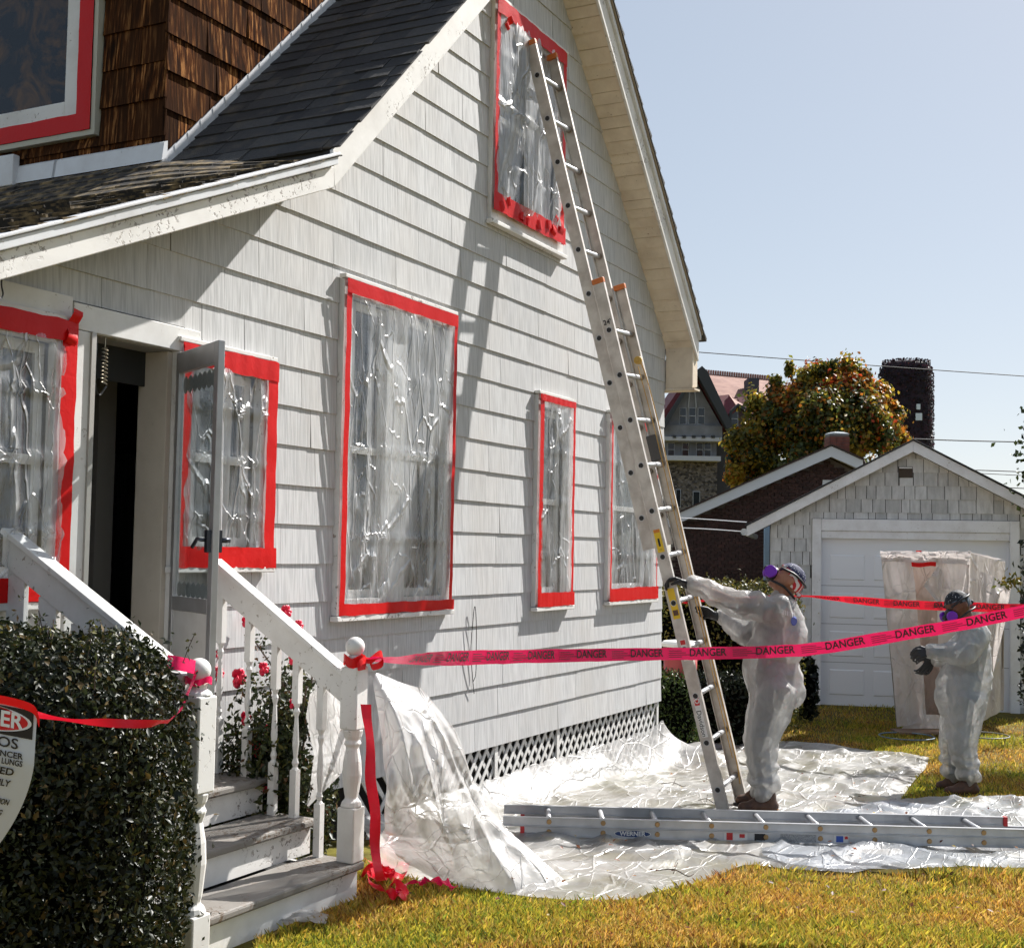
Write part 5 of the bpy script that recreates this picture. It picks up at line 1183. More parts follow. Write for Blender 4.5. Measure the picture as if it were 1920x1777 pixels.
def person(name, label, J, fdir, updir, hands, boots, skin, cloth, dark, z0, loc, headc):
    t = thing(name, label, 'person', loc); F = V(fdir).normalized(); U = (V(updir)-F*V(updir).dot(F)).normalized(); S = U.cross(F)
    hc = V(headc)
    # body: head, neck, trunk and limbs as one surface
    mb = MB(); mb.ell(hc, F*.095, S*.074, U*.098, 16, 12); mb.ell(hc+F*.018-U*.055, F*.072, S*.056, U*.062, 14, 10); mb.ell(hc+F*.062-U*.098, F*.026, S*.028, U*.022, 10, 8)
    capsule(mb, hc+F*.090+U*.008, .008, hc+F*.112-U*.036, .013, 8); mb.ell(hc+F*.083+U*.028, F*.014, S*.050, U*.010, 10, 6); mb.ell(hc+F*.088-U*.072, F*.012, S*.026, U*.010, 8, 6)
    for q in (-1, 1): mb.ell(hc-F*.012+S*(q*.076)-U*.014, F*.020, S*.009, U*.030, 10, 8); mb.ell(hc+F*.06+S*(q*.04)-U*.025, F*.026, S*.022, U*.02, 8, 6)
    nb = J['neck']; capsule(mb, hc-F*.020-U*.06, .054, nb, .058)
    def chain(keys, rr):
        for (a, ra), (b, rb) in zip(zip(keys, rr), zip(keys[1:], rr[1:])): capsule(mb, J[a], ra, J[b], rb)
    mb.ell(J['chest'], hr*.10, hf*.15, UZ*.19, 14, 10); capsule(mb, J['chest'], .12, J['pelvis'], .125); capsule(mb, nb, .058, J['chest'], .10)
    for q in 'nf':
        chain(['sh'+q, 'el'+q, 'wr'+q], (.056, .043, .031)); chain(['hip'+q, 'kn'+q, 'an'+q], (.085, .058, .042)); capsule(mb, J['chest'], .09, J['sh'+q], .058); capsule(mb, J['pelvis'], .115, J['hip'+q], .085)
    me = fuse(mb, .0095, 3, 'body'); body = obj('body', me, t, [skin, cloth]); lim = nb.z-.03
    me.polygons.foreach_set('material_index', [0 if p.center.z > lim or (p.center-hc).length < .15 else 1 for p in me.polygons])
    for q in (-1, 1):
        e = MB(); e.ell(hc+F*.081+S*(q*.032)+U*.006, F*.011, S*.014, U*.009, 10, 8); e.build('eye', simple('eye_dark', (.05, .035, .03), .2) if 'eye_dark' not in bpy.data.materials else bpy.data.materials['eye_dark'], body, True)
    # loose coverall
    mb = MB()
    for c, a, b, cc in J['suit_ell']: mb.ell(c, hr*a, hf*b, UZ*cc, 18, 12)
    for a, ra, b, rb in J['suit_cap']: capsule(mb, a, ra, b, rb, 14)
    me = fuse(mb, .0105, 7, 'coverall'); sd_ = loc[0]*3
    cos = [v.co.copy() for v in me.vertices]; nrs = [V(q.vector) for q in me.vertex_normals]
    for i_, (p, nrm) in enumerate(zip(cos, nrs)):
        k = .0
        e1, e2 = p.dot(hr), p.dot(hf); q_ = .25*fbm(e1*3, e2*3, p.z*2)
        k += .017*(ridge(e1*7+q_, e2*5+q_, p.z*1.3+sd_)-.4)+.011*(ridge(e1*9-p.z*6, e2*8+p.z*3, p.z*7+sd_)-.4)+.004*(ridge(e1*22+p.z*9, e2*18, p.z*16)-.3)
        if p.z < z0+.42: k += .012*math.sin(p.z*62+3*noise.noise(p*9))*sstep(z0+.42, z0+.2, p.z)
        cos[i_] = p+nrm*k
    me.vertices.foreach_set('co', [q for c_ in cos for q in c_]); me.update()
    su = obj('coverall', me, t, [SUIT])
    for a_, b_, r_ in J['cuffs']: mb = MB(); d_ = (V(b_)-V(a_)).normalized(); mb.tube([V(a_)-d_*.014, V(a_)-d_*.006, V(a_)+d_*.006, V(a_)+d_*.014], [r_*.93, r_, r_, r_*.93], 18, cap=False); mb.build('elastic_cuff', SUIT, su, True)
    # bandana
    mb = MB(); cols = []
    def cap(u, v):
        th = u*2*math.pi; ph = v*math.radians(112); d = U*math.cos(ph)+(F*math.cos(th)+S*math.sin(th))*math.sin(ph); fr2 = F.dot(d)
        return hc+F*(F.dot(d)*.102)+S*(S.dot(d)*.081)+U*(U.dot(d)*.105)+d*.004*noise.noise(d*5)
    mb.grid(cap, 40, 16); mb2 = MB(); idx = {}
    keep = [f for f in mb.f if not (((sum((mb.v[i] for i in f), V())/4-hc).dot(F) > .035 and (sum((mb.v[i] for i in f), V())/4-hc).dot(U) < .036) or (sum((mb.v[i] for i in f), V())/4-hc).dot(U) < -.045+.0*1 or ((sum((mb.v[i] for i in f), V())/4-hc).dot(F) > -.035 and (sum((mb.v[i] for i in f), V())/4-hc).dot(U) < .012))]
    mb.f = keep; mb.mi = [0]*len(keep); capsule(mb, hc-F*.098-U*.03, .016, hc-F*.112-U*.034, .018, 8)
    for q in (-1, 1): ribbon(mb, [hc-F*(.105+.004*i)-U*(.04+.012*i)+S*(q*.008*i) for i in range(6)], S*.8+F*.3, .035, .004, q)
    mb.mi = [0]*len(mb.f); o = mb.build('bandana', flagm('flag_bandana' if not dark else 'dark_print_bandana', dark), t, True)
    ca = o.data.attributes.new('zone', 'FLOAT', 'POINT'); ca.data.foreach_set('value', [1. if (v.co-hc).dot(U) > .045 else 0. for v in o.data.vertices])
    # respirator with two purple cartridges and straps
    mb = MB(); m0 = hc+F*.098-U*.048; mb.ell(m0, F*.042, S*.046, U*.052, 14, 10); capsule(mb, m0+F*.02, .026, m0+F*.052, .022, 10); rs_ = mb.build('respirator', BLACKP, t, True)
    for q in (-1, 1):
        mb = MB(); d = (S*q*.92+F*.36-U*.1).normalized(); c0 = m0+F*.018+S*(q*.038); mb.lathe([(.020, 0), (.040, .006), (.041, .026), (.036, .030), (.004, .0305)], c0, 18, d); mb.build('filter_cartridge', bpy.data.materials.get('purple_filter') or simple('purple_filter', (.16, .015, .42), .45), rs_, False, .002)
    for uu in (.030, -.075):
        mb = MB(); pts = []
        for i in range(25):
            a = -2.5+5.0*i/24; z = lerp(uu, uu+.012, abs(a)/2.5); pts.append(hc+F*(-.110*math.cos(a))+S*(.086*math.sin(a))+U*(z-.035*max(0, -math.cos(a))))
        mb.tube(pts, .008, 6); mb.build('strap', BLACKP, rs_, True)
    for h in hands: hand(*h[0], t, 'glove', **h[1])
    for b in boots: boot(b[0], b[1], t, b[3], b[2])
    return t, su
# ---- worker at the ladder
D1 = 8.2
def a1(px, py, dz=0.): return at(px, py, D1+dz)
nh = L3(1.545, -.205, .02); fh = L3(1.28, .205, .02)
wn_ = nh+hr*.105+V((0, 0, -.035))-hf*.03; wf_ = fh+hr*.105-hf*.05-V((0, 0, .03))
J1 = dict(neck=a1(1462, 1122), chest=a1(1466, 1172), pelvis=a1(1452, 1272), shn=a1(1458, 1142, -.17), shf=a1(1456, 1146, .17), eln=a1(1372, 1130, -.07), elf=a1(1398, 1188, .17),
          wrn=wn_+hr*.03, wrf=wf_+hr*.03, hipn=a1(1450, 1290, -.10), hipf=a1(1448, 1290, .10), knn=a1(1424, 1388, -.10), knf=a1(1420, 1390, .12), ann=a1(1438, 1486, -.10), anf=a1(1428, 1484, .13))
J1['suit_ell'] = [(a1(1452, 1275), .178, .19, .21), (a1(1462, 1195), .170, .20, .20), (a1(1464, 1142), .105, .19, .085), (a1(1474, 1292, -.02), .11, .17, .12), (a1(1425, 1250), .10, .15, .20)]
J1['suit_cap'] = [(a1(1455, 1300, -.10), .145, a1(1424, 1388, -.10), .102), (a1(1424, 1388, -.10), .102, a1(1434, 1474, -.10), .084), (a1(1450, 1300, .10), .14, a1(1420, 1390, .12), .10), (a1(1420, 1390, .12), .10, a1(1428, 1472, .13), .08),
    (J1['shn'], .092, J1['eln'], .078), (J1['eln'], .078, wn_+hr*.05, .058), (J1['shf'], .09, J1['elf'], .076), (J1['elf'], .076, wf_+hr*.05, .056), (J1['neck']-UZ*.01, .068, J1['chest'], .14), (J1['shn'], .09, J1['chest'], .14), (J1['shf'], .09, J1['chest'], .14)]
J1['cuffs'] = [(wn_+hr*.02, wn_+hr*.2, .048), (wf_+hr*.02, wf_+hr*.2, .046)]
def bz(p): return max(.02, gz(p.x)+.022)
hd = -hr
p1, s1_ = person('person', 'worker in thin white coverall looking up and holding the leaning ladder', J1, -hr*.72+UZ*.66+hf*.12, hr*.62+UZ*.75, [
    ((wn_, (nh-wn_), hf*.2-UZ*.9-hr*.2, -hf*.9+UZ*.3, (.55, .75)), {'sc': 1.02, 'spread': .02}), ((wf_, (fh-wf_), -hf*.9-UZ*.3, UZ*.6-hr*.4, (.5, .7)), {'sc': 1.0})],
    [(a1(1458, 1520, -.10), a1(1380, 1520, -.10), a1(1442, 1492, -.10), .030), (a1(1446, 1514, .14), a1(1376, 1512, .14), a1(1430, 1490, .13), .030)], SKIN, CLOTH, False, .03, onz(1440, 1524, .02), a1(1480, 1086))
dgp = BVHTree.FromPolygons([v.co for v in s1_.data.vertices], [p.vertices[:] for p in s1_.data.polygons])
def onsuit(px, py):
    h = dgp.ray_cast(CAM, (at(px, py, 1)-CAM).normalized()); return h[0]+h[1]*.003 if h[0] else at(px, py, D1-.2)
mb = MB(); mb.poly([onsuit(1488+6*math.cos(a), 1164+9*math.sin(a)) for a in [i*math.pi/8 for i in range(16)]]); mb.build('printed_emblem', simple('faint_blue_print', (.08, .12, .38), .7), s1_)
mb = MB()
for px in range(1466, 1488, 3): mb.poly([onsuit(px, 1142+.3*(px-1466)), onsuit(px+1.3, 1142+.3*(px-1466)), onsuit(px+1.3, 1151+.3*(px-1466)), onsuit(px, 1151+.3*(px-1466))])
mb.build('faint_lettering', simple('pale_print', (.66, .67, .72), .7), s1_)['kind'] = 'stuff'
# ---- worker looking at his gloves
D2 = 9.72
def a2(px, py, dz=0.): return at(px, py, D2+dz)
w2n, w2f = a2(1744, 1222, -.14), a2(1748, 1232, .10)
J2 = dict(neck=a2(1812, 1168), chest=a2(1822, 1208), pelvis=a2(1805, 1296), shn=a2(1832, 1190, -.16), shf=a2(1826, 1192, .16), eln=a2(1810, 1226, -.22), elf=a2(1806, 1230, .20), wrn=w2n+hr*.02, wrf=w2f+hr*.02,
          hipn=a2(1806, 1312, -.09), hipf=a2(1800, 1312, .09), knn=a2(1802, 1390, -.09), knf=a2(1790, 1392, .10), ann=a2(1818, 1462, -.09), anf=a2(1790, 1458, .10))
J2['suit_ell'] = [(a2(1804, 1296), .185, .20, .25), (a2(1816, 1225), .155, .19, .17), (a2(1824, 1186), .085, .18, .075), (a2(1832, 1260), .10, .17, .22), (a2(1778, 1300), .09, .14, .18)]
J2['suit_cap'] = [(a2(1810, 1315, -.09), .15, a2(1805, 1390, -.09), .115), (a2(1805, 1390, -.09), .115, a2(1818, 1452, -.09), .085), (a2(1800, 1315, .09), .15, a2(1792, 1392, .10), .115), (a2(1792, 1392, .10), .115, a2(1790, 1448, .10), .085),
    (J2['shn'], .088, J2['eln'], .082), (J2['eln'], .082, w2n+hr*.03, .062), (J2['shf'], .088, J2['elf'], .08), (J2['elf'], .08, w2f+hr*.03, .06), (J2['neck']-UZ*.01, .068, J2['chest'], .13), (J2['shn'], .09, J2['chest'], .13), (J2['shf'], .09, J2['chest'], .13)]
J2['cuffs'] = [(w2n+hr*.0, w2n+hr*.2, .052), (w2f+hr*.0, w2f+hr*.2, .05)]
z2 = gz(onz(1800, 1476, -.12).x)
person('person', 'worker in white coverall looking down at his black gloves near the plastic booth', J2, -hr*.86-UZ*.42-hf*.25, UZ*.86-hr*.36, [
    ((w2n, -hr*.9-UZ*.15, -UZ*.6+hf*.7, UZ*.7-hr*.3+hf*.3, (.75, .85)), {'sc': 1.0, 'spread': .006}), ((w2f, -hr*.45-UZ*.9, hf*.9-hr*.3, -hr*.8+UZ*.4, (.45, .55)), {'sc': 1.0, 'spread': .008})],
    [(a2(1834, 1474, -.09), a2(1768, 1478, -.12), a2(1820, 1462, -.09), z2), (a2(1808, 1466, .11), a2(1752, 1468, .10), a2(1792, 1458, .10), z2)], SKIN2, CLOTHB, True, z2, onz(1800, 1476, -.12), a2(1796, 1132))
# ================================================================== garage
GD = V((.2504, -.9681, 0))*.972; GN = V((-.9681, -.2504, 0)); G0 = V((5.815, .062, 0))
def gp(u, z, o=0.): return G0+GD*u+GN*o+UZ*z
def gbox(mb, u0, u1, z0, z1, o0, o1): mb.obox(gp((u0+u1)/2, (z0+z1)/2, (o0+o1)/2), GD*((u1-u0)/2), UZ*((z1-z0)/2), GN*((o1-o0)/2)); return mb
gar = thing('garage', 'small garage with pale square shingles, white gable trim and a panelled door', 'garage', gp(1.15, -.2))
GSH = simple('pale_garage_shingle', (.55, .55, .55), .85, c2=(.42, .42, .42), sc=(1, 1, .3), scale=16, bump=.3, bd=.003, rv=.16)
GW0, GW1, GE, GA, GS = -.626, 2.93, 2.20, 2.985, .52
AP = (GW0+GW1)/2
mb = MB(); pl = [(GW0, -.25), (-.02, -.25), (-.02, 1.9), (2.36, 1.9), (2.36, -.25), (GW1, -.25), (GW1, GA-GS*(GW1-AP)), (AP, GA), (GW0, GA-GS*(AP-GW0))]
mb.prism([gp(u, z, -.02) for u, z in pl], GN*-.10); gw = mb.build('front_wall', simple('dark_felt', (.10, .095, .09), .9), gar)
g_r = random.Random(17); z = -.30; row = 0
while z < 3.0:
    u = GW0-g_r.uniform(0, .1)
    while u < GW1:
        w = g_r.uniform(.09, .22); R = [(max(u, GW0), min(u+w-.008, GW1), z, z+.172)]; u += w
        for h in ((-.10, 2.445, -.4, 2.14), (.98, 1.16, 2.66, 2.80)): R = subtract(R, h)
        for a, b, c, d in R:
            if b-a < .02 or a > 2.75: continue
            pp = clip(clip([(a, c), (b, c), (b, d), (a, d)], -GS, 1, GA-GS*AP), GS, 1, GA+GS*AP)
            if len(pp) < 3: continue
            mb = MB(); n = len(pp); tt = .012+g_r.uniform(-.003, .005)
            mb.v += [gp(q[0], q[1], -.018+lerp(tt, .001, (q[1]-z)/.172)) for q in pp]+[gp(q[0], q[1], -.021) for q in pp]; mb.face(range(n))
            for i in range(n): j = (i+1) % n; mb.face((i, n+i, n+j, j))
            mb.build('wall_shingle', GSH, gw)
    z += .168; row += 1
mb = MB(); gbox(mb, GW0-.01, GW0+.02, -.25, 2.0, -4.0, -.12); mb.build('side_wall', GSH, gar); mb = MB(); gbox(mb, GW1-.02, GW1, -.25, 2.0, -4., -.12); mb.build('side_wall', GSH, gar)
GTRIM = paint('garage_trim', (.76, .76, .78), (.34, .30, .27), wear=.66)
for a, b, c, d, o in ((-.095, .022, -.2, 2.135, .03), (2.33, 2.445, -.2, 2.135, .03), (.0225, 2.3295, 1.985, 2.134, .028), (.0225, 2.3295, 1.889, 1.984, .012)):
    mb = MB(); gbox(mb, a, b, c, d, -.10, o); mb.build('door_frame', GTRIM, gar, bevel=.006)
mb = MB(); gbox(mb, .022, 2.33, -.2, 1.889, -.09, -.055); gdoor = mb.build('garage_door', simple('door_enamel', (.74, .75, .79), .45), gar)
DP = simple('door_panel', (.76, .77, .81), .45)
for r in range(4):
    z0 = -.085+r*.479-.0
    for c in range(4):
        u0 = .115+c*.549; mb = MB(); a, b, zz0, zz1, i_ = u0, u0+.47, z0, z0+.35, .028
        P = [(a, zz0), (b, zz0), (b, zz1), (a, zz1)]; Q = [(a+i_, zz0+i_), (b-i_, zz0+i_), (b-i_, zz1-i_), (a+i_, zz1-i_)]; S_ = [(a+.006, zz0+.006), (b-.006, zz0+.006), (b-.006, zz1-.006), (a+.006, zz1-.006)]
        base_ = len(mb.v); mb.v += [gp(u, z, -.0548) for u, z in P]+[gp(u, z, -.066) for u, z in S_]+[gp(u, z, -.046) for u, z in Q]
        for i in range(4): j = (i+1) % 4; mb.face((i, j, 4+j, 4+i)); mb.face((4+i, 4+j, 8+j, 8+i))
        mb.face((8, 9, 10, 11)); mb.build('panel', DP, gdoor)
for r in range(1, 4): mb = MB(); gbox(mb, .024, 2.328, -.145+r*.479, -.139+r*.479, -.056, -.0535); mb.build('section_joint', simple('joint_grey', (.22, .22, .23), .7) if 'joint_grey' not in bpy.data.materials else bpy.data.materials['joint_grey'], gdoor)  # grey lines between the door sections
def rakeb(u0, z0, u1, z1, h, o0, o1, m, nm='rake_board'): mb = MB(); mb.prism([gp(u0, z0, o0), gp(u1, z1, o0), gp(u1, z1+h, o0), gp(u0, z0+h, o0)], GN*(o1-o0)); return mb.build(nm, m, gar, bevel=.004)
EU = -.93; ez_ = lambda u: GA-.01-GS*abs(u-AP)
rakeb(EU, ez_(EU), AP, ez_(AP), .135, .12, .15, GTRIM); rakeb(AP, ez_(AP), 3.25, ez_(3.25), .135, .12, .15, GTRIM)
rakeb(EU, ez_(EU)+.02, AP, ez_(AP)+.02, .055, -.02, .119, SOFFIT, 'gable_soffit'); rakeb(AP, ez_(AP)+.02, 3.25, ez_(3.25)+.02, .055, -.02, .119, SOFFIT, 'gable_soffit')
rakeb(EU-.02, ez_(EU)+.128, AP, ez_(AP)+.138, .022, -4.1, .17, ASPHALT, 'roof_slope'); rakeb(AP, ez_(AP)+.138, 3.28, ez_(3.25)+.128, .022, -4.1, .17, ASPHALT, 'roof_slope')
mb = MB(); c = gp(EU-.03, ez_(EU)+.06, .15); mb.tube([c, c-GN*4.], .045, 12); mb.build('gutter', simple('galvanised', (.42, .44, .46), .4, .6), gar)
mb = MB(); gbox(mb, .99, 1.15, 2.67, 2.79, -.03, .006); vt = mb.build('gable_vent', simple('vent_dark', (.06, .045, .035), .9), gar)
mb = MB(); gbox(mb, .99, 1.15, 2.775, 2.79, .006, .03); mb.build('vent_hood', GTRIM, vt)
# ================================================================== brick house behind
HD = 23.0
def hb_(px, py, D=HD, o=0.): return at(px, py, D)+hf*o
def uvw(px, py, D): p = at(px, py, D); q = p-at(1500, 1000, D); return q.dot(hr), p.z
def up_(u, z, D, o=0.): p = at(1500, 1000, D); return V((p.x, p.y, 0))+hr*u+hf*o+UZ*z
hfb = V((math.cos(rad(10)), math.sin(rad(10)), 0))
bh = thing('brick_house', 'dark brick house with white gable trim and a chimney between garage and stone mansion', 'house', up_(0, -.2, HD))
e0, ea, er = uvw(1262, 984, HD), uvw(1553, 857, HD), uvw(1606, 884, HD)
BRK = simple('dark_brick', (.060, .024, .020), .85, c2=(.032, .016, .015), scale=18, rv=.3); MORT = simple('mortar', (.14, .115, .10), .9)
poly = [(e0[0], -.2), (4.5, -.2), (4.5, er[1]-.8), er, ea, e0]
mb = MB(); mb.prism([up_(u, z, HD) for u, z in poly], hf*.3); bw = mb.build('brick_wall', MORT, bh)
bm = MB(); bm.box(-.5, .5, -.5, .5, -.5, .5); 
def brick_mesh(w, h):
    mb = MB(); mb.obox((0, 0, 0), hr*(w/2), hf*.02, UZ*(h/2)); return mb.mesh('brick')
BW_, BH_ = .118, .050; bme = brick_mesh(BW_, BH_); bme.materials.append(BRK); cand = []
z = -.1; k = 0
while z < 3.8:
    u = e0[0]-.2+(k % 2)*.063
    while u < 3.0:
        c = (u+BW_/2, z+BH_/2)
        ok = c[0] > e0[0]+.03 and all(((c[0]+s*BW_/2-a[0])*(b[1]-a[1])-(c[1]+BH_/2-a[1])*(b[0]-a[0])) > .02 for a, b in ((e0, ea), (ea, er)) for s in (-1, 1))
        if ok: cand.append(c)
        u += BW_+.008
    z += BH_+.009; k += 1
def seen(c):
    p = up_(c[0], c[1], HD)-CAM; px, py = 960+FPX*p.dot(RT)/p.dot(FW), PPY-FPX*p.dot(UP)/p.dot(FW)
    return 1262 < px < 1640 and py < 1075 and not (px > 1440 and py > 998) and not (px > 1400 and py > 990-(px-1400)*.49)
vis = [c for c in cand if seen(c)]; vis.sort(key=lambda c: abs(c[0]-uvw(1440, 900, HD)[0])); vset = set(vis[:290])
rest = MB()
for c in cand:
    if c in vset:
        o = bpy.data.objects.new('brick', bme); COL.objects.link(o); o.parent = bw; o.location = up_(c[0], c[1], HD, -.012)
    else: rest.obox(up_(c[0], c[1], HD, -.012), hr*(BW_/2), hf*.02, UZ*(BH_/2))
rest.build('brickwork', BRK, bw)['kind'] = 'stuff'
WT = simple('white_gable_trim', (.62, .63, .66), .6)
def hrake(a, b, h, nm): mb = MB(); mb.prism([up_(a[0], a[1], HD, -.3), up_(b[0], b[1], HD, -.3), up_(b[0], b[1]+h, HD, -.3), up_(a[0], a[1]+h, HD, -.3)], hf*.1); return mb.build(nm, WT, bh)
hrake((e0[0]-.15, e0[1]-.07), (ea[0], ea[1]-.01), .19, 'rake_board'); hrake((ea[0], ea[1]-.01), (er[0]+.05, er[1]-.0), .19, 'rake_board')
RFB = simple('brown_roof', (.05, .03, .025), .9)
for a, b in (((e0[0]-.15, e0[1]+.11), (ea[0], ea[1]+.19)), ((ea[0], ea[1]+.19), (er[0]+.06, er[1]+.19))):
    mb = MB(); mb.prism([up_(a[0], a[1], HD, -.33), up_(b[0], b[1], HD, -.33), up_(b[0], b[1]+.03, HD, -.33), up_(a[0], a[1]+.03, HD, -.33)], hfb*8.); mb.build('roof_slope', RFB, bh)
mb = MB(); mb.prism([up_(er[0]-.3, er[1]+.2, HD+.5), up_(er[0]+4, er[1]-1.2, HD+.5), up_(er[0]+4, er[1]-1.1, HD+.5), up_(er[0]-.3, er[1]+.3, HD+.5)], hf*6); mb.build('roof_slope', RFB, bh)
c0, c1 = uvw(1553, 870, HD+2), uvw(1589, 816, HD+2)
CBR = simple('chimney_brick', (.20, .065, .045), .85, c2=(.12, .04, .03), scale=9, bump=.4)
mb = MB(); mb.obox(up_((c0[0]+c1[0])/2, (c0[1]-1+c1[1])/2, HD+2), hr*((c1[0]-c0[0])/2), hf*.2, UZ*((c1[1]-c0[1]+1)/2)); ch = mb.build('chimney', MORT, bh)
z = c0[1]-.4; k = 0
while z < c1[1]-.03:
    for i in range(3):
        w = (c1[0]-c0[0]+.03)/3; u = c0[0]-.015+(i+.5)*w; mb = MB(); mb.obox(up_(u, z, HD+2), hr*(w*.47), hf*.215, UZ*.026); mb.build('chimney_brick', CBR, ch)
    z += .06; k += 1
mb = MB(); uc = (c0[0]+c1[0])/2; mb.lathe([(.235, c1[1]), (.24, c1[1]+.035), (.15, c1[1]+.06), (.13, c1[1]+.065)], up_(uc, 0, HD+2), 4, None); mb.build('chimney_cap', simple('cement_cap', (.30, .33, .35), .8), ch)
u, z = uvw(1553, 905, HD); mb = MB(); mb.obox(up_(u, z, HD, -.02), hr*.10, hf*.02, UZ*.05); mb.build('attic_vent', WT, bh)
mb = MB(); mb.obox(up_(*uvw(1437, 1030, HD-2), HD-2), hr*.04, hf*.04, UZ*.5); mb.build('downpipe', simple('blue_grey_pipe', (.25, .36, .50), .6), bh)
# ================================================================== stone mansion
MD = 48.
man = thing('stone_mansion', 'dark stone and timber mansion with red and pink tiled roofs beyond the yard', 'mansion', up_(uvw(1300, 1000, MD)[0], -.2, MD))
def mbox(x0, y0, x1, y1, o0, o1, nm, m, par=None):
    a, b = uvw(x0, y1, MD), uvw(x1, y0, MD); mb = MB(); mb.obox(up_((a[0]+b[0])/2, (a[1]+b[1])/2, MD, (o0+o1)/2), hr*((b[0]-a[0])/2), hf*((o1-o0)/2), UZ*((b[1]-a[1])/2)); return mb.build(nm, m, par or man)
def mpoly(pp, o0, o1, nm, m, par=None): mb = MB(); mb.prism([up_(*uvw(x, y, MD), MD, o0) for x, y in pp], hf*(o1-o0)); return mb.build(nm, m, par or man)
def stone_mat():
    t = NT('rubble_stone'); v = t.n('ShaderNodeTexVoronoi'); v.inputs['Scale'].default_value = 3.0; t.l(t.pos((3.2, 3.2, 4.2)), v.inputs['Vector']); n = t.noise((1, 1, 1), 2, 4)
    sv = t.n('ShaderNodeSeparateColor'); t.l(v.outputs['Color'], sv.inputs[0]); col = t.ramp(sv.outputs[0], [(.0, (.035, .033, .034)), (1., (.20, .18, .16))]); return t.done(t.pbr(col, .95, 0, .2, t.bump(v.outputs['Distance'], .8, .08)))
STO = stone_mat(); STU = simple('grey_stucco', (.22, .23, .25), .9, c2=(.15, .155, .17), scale=2); TIM = simple('dark_timber', (.035, .04, .045), .8); MWH = simple('mansion_window_white', (.42, .44, .48), .7)
PTL = simple('pink_tile', (.30, .155, .115), .8, c2=(.21, .095, .07), scale=3, bump=.2); RTL = simple('red_tile', (.16, .022, .030), .7, c2=(.10, .015, .02), scale=3)
mbox(1244, 866, 1346, 1010, 0, 6, 'stone_wall', STO); mbox(1244, 824, 1346, 866, .1, 6, 'storey_wall', STU); mbox(1240, 800, 1352, 822, -.5, 5, 'jetty_band', STU)
mpoly([(1236, 800), (1352, 800), (1300, 705)], -.3, 5, 'gable_face', STU)
for x0, y0, x1, y1 in ((1240, 857, 1348, 864), (1240, 822, 1350, 827)): mbox(x0, y0, x1, y1, -.6, .2, 'string_course', MWH)
for x in (1262, 1280, 1298, 1316, 1334): mbox(x-3, 818, x+3, 823, -.65, .0, 'bracket', TIM)
mpoly([(1312, 690), (1322, 700), (1370, 805), (1358, 808), (1300, 700)], -.9, -.5, 'barge_board', TIM); mpoly([(1300, 700), (1308, 694), (1240, 812), (1228, 812)], -.9, -.5, 'barge_board', TIM)
mpoly([(1224, 800), (1300, 690), (1300, 702), (1236, 806)], -.5, 7, 'gable_roof', RTL); mpoly([(1300, 690), (1372, 806), (1362, 810), (1300, 702)], -.5, 7, 'gable_roof', RTL)
GLM = simple('dark_mansion_glass', (.015, .02, .03), .1); 
def mwin(x0, y0, x1, y1, o=-.32, bars=True):
    w = mbox(x0-1.2, y0-1.2, x1+1.2, y1+1.2, o, o+.05, 'window', MWH); mbox(x0, y0, x1, y1, o-.02, o+.01, 'pane', GLM, w)
    if bars: mbox(x0, (y0+y1)/2-.5, x1, (y0+y1)/2+.5, o-.05, o-.02, 'glazing_bar', MWH, w)
for x in (1274, 1291.5, 1308.5): mwin(x, 766, x+11.5, 795)
for x in (1254, 1281, 1308, 1323): mwin(x, 830, x+11.5, 854, .08)
mwin(1268, 918, 1276, 950, -.03, False); mwin(1300, 922, 1312, 955, -.03, False)
for x in (1290, 1305): mpoly([(x-1.2, 765), (x+1.2, 765), (1298+(x-1298)*.55+1, 725), (1298+(x-1298)*.55-1, 725)], -.34, -.30, 'timber_strut', MWH)
# main roof: a slope rising away from the viewer, ridge crest, dormers
def mq(pp, nm, m): mb = MB(); mb.prism([up_(*uvw(x, y, MD+o), MD+o) for x, y, o in pp], (0, 0, -.12)); return mb.build(nm, m, man)
mq([(1325, 745, 1.2), (1460, 752, 1.2), (1460, 711, 5), (1314, 697, 5)], 'main_roof', PTL)
for i in range(30): 
    x = 1318+i*4.4; a = uvw(x, 697+i*.42, MD+5); mb = MB(); mb.obox(up_(a[0], a[1]+.06, MD+5), hr*.03, hf*.08, UZ*.09); mb.build('crest_tile', PTL, man)
for i in range(9):
    f = i/9; mq([(1316+f*10, 700+f*44, 5-f*3.8-.06), (1460, 714+f*38, 5-f*3.8-.06), (1460, 715+f*38, 5-f*3.8-.16), (1316+f*10, 701+f*44, 5-f*3.8-.16)], 'tile_course', PTL)
mq([(1334, 742, .6), (1369, 738, .6), (1384, 762, -.4), (1356, 784, -.6)], 'dormer_roof', RTL); mq([(1369, 738, .5), (1376, 745, .5), (1396, 757, .2), (1384, 760, -.4)], 'dormer_roof', PTL)
mq([(1385, 743, .9), (1440, 741, .9), (1440, 800, -.2), (1402, 790, -.2)], 'dormer_roof', RTL)
mpoly([(1362, 805), (1405, 805), (1398, 770), (1380, 760), (1366, 775)], -.3, 1.5, 'dormer_face', simple('dim_red_stucco', (.10, .07, .08), .9)); mwin(1368, 772, 1382, 800, -.36)
mpoly([(1360, 808), (1366, 772), (1381, 758), (1398, 768), (1404, 806), (1400, 806), (1394, 773), (1381, 763), (1370, 776), (1365, 808)], -.6, -.3, 'dormer_hood', TIM)
mbox(1346, 800, 1440, 1010, .5, 5, 'rear_wing', simple('dark_stone', (.05, .05, .055), .95)); mbox(1424, 693, 1446, 760, 2, 3, 'chimney', simple('slate_chimney', (.05, .055, .07), .9))  # rear wing in plain dark stone
